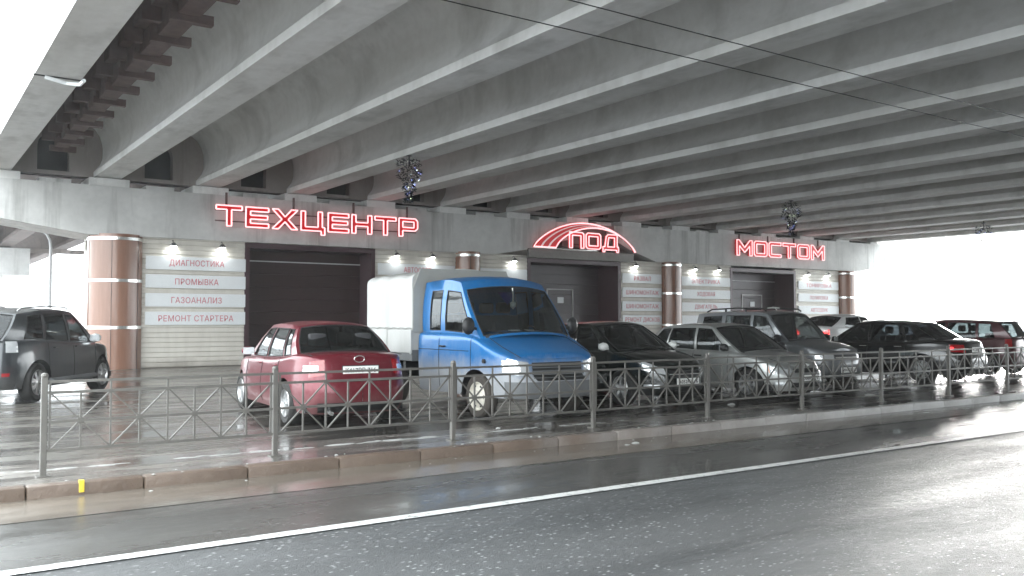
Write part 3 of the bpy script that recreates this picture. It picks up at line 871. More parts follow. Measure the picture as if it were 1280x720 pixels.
class Car:
    def __init__(s, name, label, cat, loc, heading, mat, **p):
        s.p = p; s.mat = mat
        s.Lf, s.Lr, s.W = p['Lf'], p['Lr'], p['W']
        s.nf, s.nr = p.get('nf', 3.6), p.get('nr', 4.2)
        s.sill = p.get('sill', .20); s.r = p.get('tuck', .06)
        s.zs = lambda x: sinterp(p['zs'], x)
        s.fw = lambda z: sinterp(p.get('fw', [(.18, .92), (.32, .975), (.52, 1.0), (.7, .985), (.9, .95), (1.1, .92)]), z)
        s.offF = lambda z: sinterp(p.get('offF', [(.2, .10), (.34, .0), (.55, .02), (.7, .12), (.85, .22)]), z)
        s.offR = lambda z: sinterp(p.get('offR', [(.2, .12), (.34, .0), (.6, .02), (.7, .06), (1.0, .12)]), z)
        s.wheels = p['wheels']; s.rw = p.get('rw', .31); s.Ra = s.rw + p.get('gap', .055)
        s.crF, s.crR = p.get('crF', .06), p.get('crR', .04)
        s.root = empty(name, loc, R(heading), label, cat, p.get('group'))
        s.body(); s.greenhouse()
    def n(s, c): return s.nf if c >= 0 else s.nr
    def zl(s, xn, sn):
        z = s.sill
        if sn > .3:
            for xw in s.wheels:
                d = abs(xn - xw)
                if d < s.Ra: z = max(z, s.rw * .98 + math.sqrt(max(0, s.Ra**2 - d * d)))
        return z
    def P(s, th, t=None, z=None, off=0.0):
        c, sn = math.cos(th), math.sin(th); n = s.n(c)
        L = s.Lf if c >= 0 else s.Lr; sg = 1 if c >= 0 else -1
        xn = sg * abs(c) ** (2 / n) * L
        yy = (1 if sn >= 0 else -1) * abs(sn) ** (2 / n)
        zs = s.zs(xn)
        if z is None: 
            zl = s.zl(xn, abs(yy)); z = zl + t * (zs - zl)
        k = min(1, max(0, (z - (zs - s.r)) / s.r)); tk = s.r * (1 - math.sqrt(max(0, 1 - k * k))) * .8
        e = (abs(xn) / L) ** 6
        o = s.offF(z) if c >= 0 else s.offR(z)
        x = xn - sg * (o + tk) * e
        y = yy * (s.W * s.fw(z) - tk)
        if off:
            x += sg * off * abs(c) ** .5; y += off * (1 if sn >= 0 else -1) * min(1, abs(sn) ** .5)
        return Vector((x, y, z))
    def th_x(s, x, side=1):
        L, n, sg = (s.Lf, s.nf, 1) if x >= 0 else (s.Lr, s.nr, -1)
        th = math.acos(max(-1, min(1, sg * (abs(x) / L) ** (n / 2))))
        return th * side
    def th_y(s, y, front=True):
        n = s.nf if front else s.nr
        a = math.asin(min(1, (abs(y) / s.W) ** (n / 2)))
        if not front: a = math.pi - a
        return a if y >= 0 else -a
    def side(s, x, z, sd=1, off=0.0): return s.P(s.th_x(x, sd), z=z, off=off)
    def y_top(s, x): return abs(s.P(s.th_x(x), t=1.0).y)
    def cap(s, x, y):
        yw = max(.05, s.y_top(x)); cr = s.crF if x > 0 else s.crR
        return Vector((x, y, s.zs(x) + cr * (1 - min(1, abs(y) / yw) ** 2.4)))
    def body(s):
        th = set()
        def xr(a, b, st):
            q = a
            while q <= b + 1e-6: yield q; q += st
        for x in xr(-s.Lr * .96, s.Lf * .96, .05): th.add(round(s.th_x(x), 5))
        for xw in s.wheels:
            for k in range(25): th.add(round(s.th_x(xw + s.Ra * math.cos(math.pi * k / 24) * .9999), 5))
        for y in xr(0, s.W * .98, .06):
            th.add(round(s.th_y(y, True), 5)); th.add(round(s.th_y(y, False), 5))
        th = sorted(t for t in th if 0 <= t <= math.pi)
        q = [th[0]]
        for t in th[1:]:
            if t - q[-1] > .0015: q.append(t)
        th = q
        T = [0, .04, .1, .18, .27, .36, .45, .54, .63, .72, .80, .87, .93, .97, 1.0]
        v, f = [], []
        nT = len(T)
        cap_q = [.93, .8, .6, .4, .2, 0]
        x0, x1 = s.p['cabin']
        for sd in (1, -1):
            base = len(v)
            for t_ in th:
                for tt in T:
                    p = s.P(t_, t=tt); v.append((p.x, p.y * sd, p.z))
                pt = s.P(t_, t=1.0)
                xn = pt.x; yw = pt.y; cr = s.crF if xn > 0 else s.crR
                for qq in cap_q:
                    v.append((xn, yw * qq * sd, pt.z + cr * (1 - qq ** 2.4)))
            m = nT + len(cap_q)
            for i in range(len(th) - 1):
                for j in range(m - 1):
                    a = base + i * m + j; quad = (a, a + 1, a + 1 + m, a + m)
                    if j >= nT - 1:
                        xa, xb = v[a][0], v[a + m][0]
                        if min(xa, xb) > x0 and max(xa, xb) < x1: continue
                    f.append(quad)
        s.bodyo = mk('body', v, f, s.mat, s.root, smooth=True, angle=50)
        # wheel housings and underbody
        g = G()
        for xw in s.wheels:
            for sd in (1, -1):
                n = 20; ring = []; yi = sd * (s.W - .36)
                for k in range(n + 1):
                    a = math.pi * k / n; x = xw + s.Ra * math.cos(a); z = s.rw * .98 + s.Ra * math.sin(a)
                    yo = s.side(x, max(z, .3), sd).y - sd * .012
                    ring.append(((x, yo, z), (x, yi, z)))
                vv = [p for r_ in ring for p in r_]
                g.add(vv, [(2 * k, 2 * k + 1, 2 * k + 3, 2 * k + 2) for k in range(n)])
                g.add([r_[1] for r_ in ring] + [(xw, yi, s.rw * .98)], [(k, k + 1, n + 1) for k in range(n)])
        u = s.sill
        g.box(-s.Lr + .35, s.Lf - .35, -(s.W - .37), s.W - .37, u + .01, u + .14)
        for sd in (1, -1):
            xs = sorted(s.wheels); lim = [(-s.Lr + .3)] + [w for xw in xs for w in (xw - s.Ra, xw + s.Ra)] + [s.Lf - .3]
            for a, b in zip(lim[::2], lim[1::2]):
                if b - a > .1: g.box(a, b, min(sd * (s.W - .37), sd * (s.W - .14)), max(sd * (s.W - .37), sd * (s.W - .14)), u + .012, u + .12)
        g.out('underbody', M['black'], s.root)
    def greenhouse(s):
        p = s.p; st = p['gh']                      # (xb, xr, yr_scale, 'win'|'pil')
        bF, bR = p.get('bulge', (.14, .10)); tF, tR = p.get('bulge_top', (.09, .08)); rc = p.get('roofcr', .05)
        zr = lambda x: sinterp(p['zr'], x)
        rows = [0, .06, .3, .6, p.get('wtop', .88), 1.0]
        WR = p['WR']                               # half width at the rail
        wr = lambda x: WR * interp(p.get('wrs', [(-9, 1), (9, 1)]), x)
        def sp(k, fz, sd):
            xb, xr = st[k][0], st[k][1]
            yb = s.y_top(xb) - .012; yr = wr(xr)
            x = lerp(xb, xr, fz); y = lerp(yb, yr, fz) + .035 * math.sin(math.pi * fz)
            z = lerp(s.zs(xb) - .012, zr(xr), fz)
            return (x, y * sd, z)
        V = [-1, -.93, -.7, -.45, -.22, 0, .22, .45, .7, .93, 1]
        def fp(k, fz, vv, front):
            x, y, z = sp(k, fz, 1)
            b = lerp(bF, tF, fz) if front else -lerp(bR, tR, fz)
            cr = lerp(s.crF if front else s.crR, rc, fz)
            return (x + b * (1 - vv * vv), y * vv, z + cr * (1 - abs(vv) ** 2.3))
        v, f = [], []
        gl, gs = {'side_window': [], 'windshield': [], 'rear_window': []}, []
        def quad(a, b, c, d, key=None):
            if key is None:
                i = len(v); v.extend([a, b, c, d]); f.append((i, i + 1, i + 2, i + 3))
        N = len(st)
        sidewins = []
        for sd in (1, -1):
            k = 0
            while k < N - 1:
                win = st[k][2] == 'win'
                for j in range(len(rows) - 1):
                    if win and 1 <= j <= 3: continue
                    quad(sp(k, rows[j], sd), sp(k + 1, rows[j], sd), sp(k + 1, rows[j + 1], sd), sp(k, rows[j + 1], sd))
                if win:
                    vv, ff = [], []
                    for a in (0, .5, 1):
                        for fz in rows[1:5]:
                            A, B = Vector(sp(k, fz, sd)), Vector(sp(k + 1, fz, sd))
                            q = A.lerp(B, a); q.y -= sd * .007; vv.append(q[:])
                    for a in range(2):
                        for j in range(3): i = a * 4 + j; ff.append((i, i + 1, i + 5, i + 4))
                    mk('side_window', vv, ff, M[p.get('glass_side', p.get('glass', 'glass'))] if not (p.get('glass_rear_side') and k > p.get('rear_side_from', 3)) else M[p['glass_rear_side']], s.root, smooth=True)
                    lo = [Vector(sp(k, rows[1], sd)), Vector(sp(k + 1, rows[1], sd)), Vector(sp(k + 1, rows[4], sd)), Vector(sp(k, rows[4], sd))]
                    ring = [lo[0], lo[1]] + [Vector(sp(k + 1, r_, sd)) for r_ in rows[2:5]] + [Vector(sp(k, r_, sd)) for r_ in rows[4:1:-1]]
                    sidewins.append([q[:] for q in ring])
                k += 1
        rw_ = p.get('wsr', [0, .05, .25, .5, .75, .93, 1.0])
        for front, k, key in ((True, 0, 'windshield'), (False, N - 1, 'rear_window')):
            vv, ff = [], []
            for j in range(len(rw_) - 1):
                for i in range(len(V) - 1):
                    q = [fp(k, rw_[j], V[i], front), fp(k, rw_[j], V[i + 1], front), fp(k, rw_[j + 1], V[i + 1], front), fp(k, rw_[j + 1], V[i], front)]
                    solid = not (1 <= j <= 4 and 1 <= i <= 8) or (key == 'rear_window' and p.get('no_rear_window'))
                    if solid: quad(*q)
                    else:
                        b0 = len(vv); d = -.006 if front else .006
                        vv += [(a[0] + d, a[1], a[2]) for a in q]; ff.append((b0, b0 + 1, b0 + 2, b0 + 3))
            if vv:
                mk(key, vv, ff, M[p.get('glass_' + ('front' if front else 'rear'), p.get('glass', 'glass'))], s.root, smooth=True)
                ring = [fp(k, rw_[1], a, front) for a in V[1:-1]] + [fp(k, b, V[-2], front) for b in rw_[2:6]] + [fp(k, rw_[5], a, front) for a in V[1:-1][::-1][1:]] + [fp(k, b, V[1], front) for b in rw_[2:5][::-1]]
                G().tube(ring, .012, 5, closed=True).out('window_seal', M['seam'], s.root, smooth=True)
        # roof
        for k in range(N - 1):
            steps = max(1, int(abs(st[k][1] - st[k + 1][1]) / .12))
            for q_ in range(steps):
                xa, xb = lerp(st[k][1], st[k + 1][1], q_ / steps), lerp(st[k][1], st[k + 1][1], (q_ + 1) / steps)
                x_first, x_last = st[0][1], st[-1][1]
                def rp(x, vv, ka, ta):
                    u = (x_first - x) / max(.01, (x_first - x_last))
                    b = tF * max(0, 1 - u * 2.2) - tR * max(0, (u - .6) / .4)
                    # straight line between side stations so the edges meet the side faces
                    A, B = sp(k, 1, 1), sp(k + 1, 1, 1)
                    y = lerp(A[1], B[1], ta); z = lerp(A[2], B[2], ta)
                    mid = zr(x)
                    z = z + (mid - z) * (1 - vv * vv)
                    return (x + b * (1 - vv * vv), y * vv, z + rc * (1 - abs(vv) ** 2.3))
                for i in range(len(V) - 1):
                    quad(rp(xa, V[i], k, q_ / steps), rp(xa, V[i + 1], k, q_ / steps), rp(xb, V[i + 1], k, (q_ + 1) / steps), rp(xb, V[i], k, (q_ + 1) / steps))
        s.roof = mk('roof', v, f, s.p.get('roof_mat', s.mat), s.root, smooth=True, angle=38)
        for ring in sidewins: G().tube(ring, .010, 5, closed=True).out('window_seal', M['seam'], s.root, smooth=True)
        # interior
        im = M[s.p.get('interior', 'interior')]
        xf = st[0][0]; xl = st[-1][0]
        zb = s.zs((xf + xl) / 2)
        G().box(max(-s.Lr + .3, xl + .05), xf + .1, -(s.W - .2), s.W - .2, s.sill + .15, s.sill + .19).out('cabin_floor', M['interior'], s.root)
        G().box(xf - .38, xf + .04, -(s.W - .16), s.W - .16, zb - .28, zb - .01, .05).out('dashboard', M['interior'], s.root, smooth=True)
        sx = s.p.get('seat_x', (xf - 1.25, xf - 2.1))
        hr = s.p.get('head_z', zb + .30)
        for i, x in enumerate(sx):
            ys = (.37, -.37) if i == 0 else (0,)
            for y in ys:
                w = .24 if i == 0 else s.W - .25
                g = G(); g.box(x - .05, x + .5, y - w, y + w, .38, .55, .05)
                g.prism([(x - .02, .45), (x + .12, .45), (x - .06, hr - .14), (x - .20, hr - .14)], lambda u, wz, q, y=y, w=w: (u, y + (-w, w)[q], wz))
                for hy in ((y,) if i == 0 else (-.35, .35)): g.box(x - .22, x - .10, hy - .13, hy + .13, hr - .10, hr + .08, .04)
                g.out('seat', im, s.root, smooth=True)
        sw = []
        for k in range(20):
            a = 2 * math.pi * k / 20; sw.append((xf - .52 + .06 * math.sin(a), .37 + .18 * math.cos(a), zb - .06 + .17 * math.sin(a)))
        G().tube(sw, .014, 6, closed=True).tube([(xf - .52, .20, zb - .06), (xf - .52, .54, zb - .06)], .02, 5).out('steering_wheel', M['black'], s.root, smooth=True)
    # ---- details
    def patch(s, name, th0, th1, zlo, zhi, mat, n=10, off=.004, parent=None, m=4):
        v, f = [], []
        for i in range(n + 1):
            a = i / n; th = lerp(th0, th1, a)
            lo = zlo(a) if callable(zlo) else zlo; hi = zhi(a) if callable(zhi) else zhi
            for j in range(m + 1): v.append(s.P(th, z=lerp(lo, hi, j / m), off=off)[:])
            
        f = [(i * (m + 1) + j, i * (m + 1) + j + 1, (i + 1) * (m + 1) + j + 1, (i + 1) * (m + 1) + j) for i in range(n) for j in range(m)]
        # a rim so that the piece has thickness
        k = len(v)
        inner = []
        idx = [i * (m + 1) for i in range(n + 1)] + [n * (m + 1) + j for j in range(1, m + 1)] + [i * (m + 1) + m for i in range(n - 1, -1, -1)] + [j for j in range(m - 1, 0, -1)]
        for q in idx: p = Vector(v[q]); c = Vector((0, 0, p.z)); d = (p - c).normalized() * .03; inner.append((p - d)[:])
        v += inner
        L = len(idx)
        f += [(idx[q], idx[(q + 1) % L], k + (q + 1) % L, k + q) for q in range(L)]
        return mk(name, v, f, mat, parent or s.root, smooth=True, angle=60)
    def seams(s, xs, extra=None, belt=None):
        g = G()
        for sd in (1, -1):
            for x in xs:
                top = s.zs(x) - .01
                g.tube([s.side(x, lerp(max(s.sill + .06, s.zl(x, 1)), top, k / 10), sd, .0015)[:] for k in range(11)], .0055, 4)
            if belt:
                a, b, z = belt
                g.tube([s.side(lerp(a, b, k / 16), z, sd, .001)[:] for k in range(17)], .005, 4)
        for pl in (extra or []): g.tube([s.cap(x, y)[:] for x, y in pl], .006, 4)
        g.out('panel_gap', M['seam'], s.root)
    def handles(s, xs, z, mat):
        for sd in (1, -1):
            for x in xs:
                y = s.side(x, z, sd).y
                G().tube([(x - .09, y, z), (x - .07, y + sd * .03, z), (x + .07, y + sd * .03, z), (x + .09, y, z)], .013, 6).out('door_handle', mat, s.root, smooth=True)
    def mirrors(s, x, z, mat, size=(.09, .11, .075), glassm='lens', out=.0):
        for sd in (1, -1):
            y = s.y_top(x) + .09 + out
            g = G(); v = []
            a, b, c = size
            bm = bmesh.new(); bmesh.ops.create_icosphere(bm, subdivisions=2, radius=1)
            vs = [((x - .0 + (p.co.x * a if p.co.x > 0 else p.co.x * a * .35)), sd * (y + p.co.y * b), z + .07 + p.co.z * c) for p in bm.verts]
            bm.verts.index_update(); g.add(vs, [[q.index for q in ff.verts] for ff in bm.faces]); bm.free()
            g.bar((x, sd * (y - b - .03), z + .02), (x, sd * (y - b * .3), z + .05), .05, .04)
            o = g.out('mirror', mat, s.root, smooth=True)
            G().box(x - a * .37, x - a * .34, sd * y - b * .8, sd * y + b * .8, z + .07 - c * .75, z + .07 + c * .75).out('mirror_glass', M['lens'], o)
    def wheels_(s, rim, spokes=5, w=.20, muddy=False, turn=0, tr=None):
        for i, xw in enumerate(s.wheels):
            for sd in (1, -1):
                wheel(s.root, xw, sd * ((tr or s.W) - w / 2 - .035), s.rw, w, rim, spokes, sd, muddy, turn=turn if i == 0 else 0)
    def plate(s, front, z, text=None, y=0, w=.52, h=.112):
        x = s.P(0 if front else math.pi, z=z).x + (.012 if front else -.012)
        o = G().box(min(x, x + (.01 if front else -.01)), max(x, x + (.01 if front else -.01)), y - w / 2, y + w / 2, z - h / 2, z + h / 2, .003).out('number_plate', M['plate'], s.root)
        G().box(x - .006, x + .006, y - w / 2 - .012, y + w / 2 + .012, z - h / 2 - .012, z + h / 2 + .012).out('plate_holder', M['black'], o)
        if text:
            rot = Matrix.Rotation(R(90 if front else -90), 4, 'Z')
            text_mesh('plate_text', text, .085, M['plate_ink'], o, Matrix.Translation((x + (.0125 if front else -.0125), y, z)) @ rot @ FRONT, width=w * .86, ext=.001, bold=.001)
        return o
    def wipers(s, n=2):
        k = 0; st = s.p['gh'][0]; g = G()
        yb = s.y_top(st[0])
        for y0 in (.35, -.25):
            g.tube([(st[0] + .10, y0, s.zs(st[0]) + .06), (lerp(st[0], st[1], .10) + .12, y0 - .28, s.zs(st[0]) + .10), (lerp(st[0], st[1], .16) + .12, y0 - .5, s.zs(st[0]) + .14)], .010, 5)
        g.out('wiper', M['black'], s.root)

# --- red saloon seen from behind
pr = paint('red_paint', (.13, .008, .018), dirt=(.20, .14, .13), dirt_amt=.5, top=.55, coat=.5)
red = Car('parked_car', 'dark red saloon seen from behind, parked facing the left gate', 'car', (5.55, 13.60, 0), 85.5, pr,
    Lf=2.28, Lr=2.20, W=.865, wheels=(1.36, -1.25), rw=.31,
    zs=[(-2.2, 1.00), (-1.6, 1.015), (-1.0, .96), (0, .92), (.9, .91), (1.5, .86), (2.28, .70)],
    offR=[(.2, .14), (.34, .01), (.55, .0), (.66, .05), (1.0, .17)],
    cabin=(-1.30, .88), crR=.035, nr=4.6,
    gh=[(1.02, .30, 'pil'), (.78, .20, 'win'), (-.02, -.10, 'pil'), (-.10, -.18, 'win'), (-.88, -.72, 'pil'), (-.96, -.76, 'win'), (-1.25, -.90, 'pil'), (-1.50, -.98, 'end')],
    zr=[(-1.1, 1.39), (-.6, 1.43), (0, 1.44), (.4, 1.40)], WR=.585, wrs=[(-1.1, .90), (-.5, 1), (.3, .98)], glass='glass_tint', glass_rear='glass_dark')
red.wheels_('alloy', 7)
red.seams([.86, -.06, -.92], [[(x_, y_) for x_, y_ in [(-1.58, -.66), (-2.0, -.66)]], [(-1.58, .66), (-2.0, .66)]])
red.handles([.08, -.78], .84, pr); red.mirrors(.74, .93, pr)
for sd in (1, -1):
    a, b = red.th_y(sd * .52, False), red.th_x(-1.98, sd)
    o = red.patch('taillight', a, b, lambda q: lerp(.74, .70, q), lambda q: lerp(.95, .92, q), M['lens_red'], n=12)
    a2 = red.th_y(sd * .60, False); b2 = red.th_y(sd * .76, False)
    red.patch('reversing_lamp', a2, b2, .775, .87, M['lens'], n=6, off=.009, parent=o)
red.patch('bumper_insert', red.th_y(.62, False), red.th_y(-.62, False) + 2 * math.pi, .22, .36, M['black'], n=24)
g = G()
for j in range(2):
    pass
red.patch('bumper_gap', red.th_x(-2.0, 1), red.th_x(-2.0, -1) + 2 * math.pi, .645, .657, M['seam'], n=50, off=.003, m=1)
red.patch('plate_recess', red.th_y(.42, False), red.th_y(-.42, False) + 2 * math.pi, .72, .89, pr, n=12, off=-.0 + .006)
red.plate(False, .80, 'К417РР 716')
xr_ = red.P(math.pi, z=.945).x
G().tube([(xr_ - .012, .075 * math.cos(q * math.pi / 10), .95 + .045 * math.sin(q * math.pi / 10)) for q in range(20)], .008, 6, closed=True).out('badge', M['chrome'], red.root, smooth=True)
G().tube([(-2.05, .45, .24), (-2.22, .45, .22)], .03).out('exhaust', M['chrome'], red.root, smooth=True)

# --- blue van-truck with tarpaulin body
pv = paint('blue_paint', (.002, .125, .35), dirt=(.36, .35, .33), dirt_amt=.85, top=1.0, low=.62, metal=.15, rough=.34, coat=.35)
van = Car('delivery_truck', 'bright blue double-cab truck with white tarpaulin body, facing the railing', 'truck', (8.26, 12.62, 0), 270.0, pv,
    Lf=2.03, Lr=.72, W=.97, wheels=(1.08,), rw=.335, nf=4.6, nr=40, sill=.34, gap=.085, tuck=.07,
    zs=[(-1, 1.30), (.4, 1.29), (.95, 1.25), (1.4, 1.10), (1.8, .98), (2.03, .92)],
    fw=[(.3, .96), (.6, .99), (.9, 1.0), (1.3, .985)],
    offF=[(.3, .06), (.42, 0), (.60, .0), (.66, .10), (.9, .16)], offR=[(0, 0), (2, 0)],
    wsr=[0, .05, .25, .5, .72, .86, 1.0], cabin=(-1.2, .90), crF=.08, crR=.0, bulge=(.20, .0), bulge_top=(.14, .0), roofcr=.075,
    gh=[(1.12, .42, 'pil'), (.93, .36, 'win'), (.08, .08, 'pil'), (-.08, -.08, 'win'), (-.42, -.42, 'pil'), (-.71, -.71, 'end')],
    zr=[(-.72, 2.13), (-.2, 2.16), (.25, 2.14), (.45, 2.08)], WR=.80, wtop=.80, glass='glass_tint', glass_front='glass', no_rear_window=True,
    seat_x=(.05, -.45), head_z=1.72)
for xw, yy in ((1.08, .97),):
    for sd in (1, -1): wheel(van.root, xw, sd * (.97 - .14), .335, .20, 'steel', 5, sd, True)
for sd in (1, -1): wheel(van.root, -1.85, sd * .83, .335, .30, 'steel', 5, sd, True)
van.seams([.96, -.02], [[(1.10, .74), (1.5, .74), (1.92, .70)], [(1.10, -.74), (1.5, -.74), (1.92, -.70)]], belt=(-.68, .9, 1.02))
van.handles([.12], 1.08, M['black'])
van.mirrors(.98, 1.34, M['black'], size=(.07, .11, .14), out=.03)
van.patch('bumper', van.th_x(1.72, -1), van.th_x(1.72, 1), .34, .585, M['plastic_grey'], n=40, off=.035)
van.patch('grille', van.th_y(-.46), van.th_y(.46), .60, .865, M['black'], n=16, off=.012)
g = G()
for z in (.64, .69, .74, .79, .84): g.tube([van.P(van.th_y(y_), z=z, off=.02)[:] for y_ in (-.48, -.25, 0, .25, .48)], .008, 5)
g.out('grille_bar', M['plastic_grey'], van.root)
for sd in (1, -1):
    o = van.patch('headlight', van.th_y(sd * .52), van.th_x(1.80, sd), lambda q: lerp(.67, .70, q), lambda q: lerp(.87, .93, q), M['lens'], n=12, off=.014)
    van.patch('indicator', van.th_x(1.80, sd), van.th_x(1.70, sd), .72, .90, M['lens'], n=4, off=.012)
    G().tube([(1.32, sd * (van.side(1.32, .88, 1).y + .005), .88), (1.32, sd * (van.side(1.32, .88, 1).y + .03), .88)], .035, 10).out('side_indicator', M['black'], van.root, smooth=True)
van.plate(True, .50, 'Т583АО 16')
van.root.children[-1]
van.wipers()
G().box(1.02, 1.10, -.3, .15, 1.33, 1.345).out('paper_sheet', M['plate'], van.root)
G().tube([(.70, 0, 2.02), (.72, 0, 1.90), (.72, .0, 1.78)], .012).lathe([(0, -.08), (.05, -.03), (.05, .03), (0, .06)], 10, c=(.72, 0, 1.75)).out('hanging_ornament', M['plate'], van.root, smooth=True)
G().prism([(-.16, 1.95), (.16, 1.95), (0, 1.74)], lambda u, w, s_: (.62 + .004 * s_ + (1.95 - w) * .3, -.08 + u, w)).out('pennant', simple('blue_pennant', (.02, .03, .25), .6), van.root)
# chassis and cargo body
g = G(); 
for sd in (1, -1): g.box(-2.65, -.7, sd * .42 - .04, sd * .42 + .04, .50, .66)
for x_ in (-1.2, -1.8, -2.4): g.box(x_, x_ + .08, -.98, .98, .66, .80)
g.box(-2.60, -2.2, -.95, -.55, .40, .72, .02); g.box(-2.68, -2.60, -.90, .90, .42, .54, .01)
g.box(-1.45, -1.05, .5, .93, .42, .70, .02)
g.out('chassis', M['black'], van.root)
def rr_section(x, w, z0, z1, seed, rad=.12, arch=.10):
    pts = [(-w, z0), (-w, lerp(z0, z1, .25)), (-w, lerp(z0, z1, .5)), (-w, lerp(z0, z1, .75)), (-w, z1 - rad)]
    for k in range(1, 6):
        a = math.pi - k * math.pi / 10; pts.append((-w + rad + rad * math.cos(a), z1 - rad + rad * math.sin(a)))
    for k in range(1, 8): 
        t = k / 8; pts.append((lerp(-w + rad, w - rad, t), z1 + arch * math.sin(math.pi * t)))
    pts2 = [(-p[0], p[1]) for p in pts[:10]][::-1]
    return [(x, y, z) for y, z in pts + pts2]
secs = []; rs = random.Random(3)
N_ = 15
for i in range(N_ + 1):
    t = i / N_; x = lerp(-.80, -2.62, t)
    rib = abs(math.sin(math.pi * t * 3)) ** 1.5
    w = 1.03 - .022 * rib + rs.uniform(-.004, .004); z1 = 2.30 - .03 * rib
    if i == N_: w -= .03; z1 -= .03
    secs.append(rr_section(x, w, .98, z1, i))
n_ = len(secs[0]); v = [p for s_ in secs for p in s_]
f = [(i * n_ + k, i * n_ + k + 1, (i + 1) * n_ + k + 1, (i + 1) * n_ + k) for i in range(N_) for k in range(n_ - 1)]
f += [tuple(range(n_)), tuple(N_ * n_ + k for k in range(n_))]
tp = mk('tarpaulin', v, f, M['tarp'], van.root, smooth=True, angle=45)
G().box(-2.64, -.79, -1.035, 1.035, .80, .99, .01).out('cargo_bed', M['plastic_grey'], van.root)
for sd in (1, -1):
    g = G()
    y0, y1 = sorted((sd * 1.036, sd * 1.052)); g.box(-2.66, -.78, y0, y1, .94, 1.32, .005)
    for x_ in (-.80, -1.7, -2.6): g.box(x_ - .02, x_ + .02, min(sd * 1.05, sd * 1.065), max(sd * 1.05, sd * 1.065), .92, 1.34)
    g.out('side_board', M['tarp'], van.root)
for sd in (1, -1): G().tube([(lerp(-.80, -2.62, k / 20), sd * 1.055, 1.36 + .012 * math.sin(k * 2.1)) for k in range(21)], .008, 5).out('lacing_rope', M['tarp_grey'], van.root)
G().prism([(-1.03, 2.02), (-.88, 2.38), (.88, 2.38), (1.03, 2.02), (1.03, 1.30), (-1.03, 1.30)], lambda u, w, s_: (-.785 + .02 * s_, u, w)).out('tarpaulin_front', M['tarp_grey'], van.root)

# --- near-black hatchback beside the truck
pk = paint('black_green_paint', (.004, .007, .006), dirt=(.04, .036, .033), dirt_amt=.4, top=.6, metal=.2, rough=.2)
blk = Car('parked_car', 'black car between the blue truck and the silver saloon, nose to railing', 'car', (11.35, 13.1, 0), 268.5, pk,
    Lf=2.12, Lr=2.05, W=.86, wheels=(1.28, -1.30), rw=.31, nf=3.2,
    zs=[(-2.05, .98), (-1.2, .98), (0, .94), (.8, .95), (1.5, .86), (2.12, .68)],
    cabin=(-1.6, .80), gh=[(1.10, .25, 'pil'), (.82, .16, 'win'), (-.05, -.10, 'pil'), (-.13, -.18, 'win'), (-.9, -.85, 'pil'), (-1.0, -.92, 'win'), (-1.35, -1.15, 'pil'), (-1.85, -1.45, 'end')],
    zr=[(-1.5, 1.36), (-.6, 1.42), (0, 1.43), (.3, 1.40)], WR=.60, glass='glass_dark', glass_front='glass_tint')
blk.wheels_('alloy', 5); blk.seams([.88, -.08, -.98]); blk.handles([.05, -.8], .85, pk); blk.mirrors(.85, .95, M['plate']); blk.wipers()
for sd in (1, -1):
    o = blk.patch('headlight', blk.th_y(sd * .42), blk.th_x(1.72, sd), lambda q: lerp(.56, .64, q), lambda q: lerp(.66, .80, q), M['lens'], n=12)
    blk.patch('fog_lamp', blk.th_y(sd * .52), blk.th_y(sd * .68), .33, .39, M['lens'], n=5)
blk.patch('grille', blk.th_y(-.36), blk.th_y(.36), .50, .63, M['black'], n=14)
blk.patch('grille_strip', blk.th_y(-.36), blk.th_y(.36), .56, .575, M['chrome'], n=14, off=.01)
blk.patch('lower_grille', blk.th_y(-.5), blk.th_y(.5), .26, .36, M['black'], n=14)
blk.plate(True, .44, 'А052НХ 16')

# --- silver saloon
ps = paint('silver_paint', (.36, .37, .36), dirt=(.30, .29, .27), dirt_amt=.6, top=.6, metal=.6, rough=.35)
sil = Car('parked_car', 'silver grey saloon with pointed nose and amber indicator at the railing', 'car', (14.0, 12.62, 0), 269.0, ps,
    Lf=2.14, Lr=2.16, W=.84, wheels=(1.33, -1.16), rw=.29, nf=3.4, nr=3.8, sill=.19,
    zs=[(-2.1, .99), (-1.5, .98), (-.8, .92), (0, .90), (.85, .89), (1.5, .80), (2.14, .64)],
    offF=[(.2, .10), (.32, .0), (.48, .02), (.6, .12), (.75, .22)], cabin=(-1.5, .80),
    gh=[(1.12, .30, 'pil'), (.84, .22, 'win'), (.0, -.06, 'pil'), (-.08, -.14, 'win'), (-.84, -.78, 'pil'), (-.92, -.84, 'win'), (-1.38, -1.02, 'pil'), (-1.66, -1.12, 'end')],
    zr=[(-1.2, 1.33), (-.6, 1.385), (0, 1.39), (.35, 1.36)], WR=.59, glass='glass', glass_front='glass_dirty', interior='interior_grey')
sil.wheels_('alloy', 9); sil.seams([.88, -.04, -.92], [[(1.05, -.6), (1.9, -.5)], [(1.05, .6), (1.9, .5)]]); sil.handles([.1, -.75], .80, M['black']); sil.mirrors(.80, .90, M['black']); sil.wipers()
for sd in (1, -1):
    sil.patch('headlight', sil.th_y(sd * .36), sil.th_y(sd * .66), lambda q: lerp(.52, .51, q), lambda q: lerp(.61, .645, q), M['lens'], n=10)
    sil.patch('indicator', sil.th_y(sd * .665), sil.th_x(1.78, sd), lambda q: lerp(.51, .53, q), lambda q: lerp(.645, .665, q), M['lens_amber'], n=8)
    sil.patch('fog_lamp', sil.th_y(sd * .50), sil.th_y(sd * .64), .30, .36, M['lens'], n=5)
sil.patch('grille', sil.th_y(-.32), sil.th_y(.32), .53, .60, M['black'], n=14)
sil.patch('lower_grille', sil.th_y(-.42), sil.th_y(.42), .26, .35, M['black'], n=14)
sil.plate(True, .43, 'Е306КМ 16')

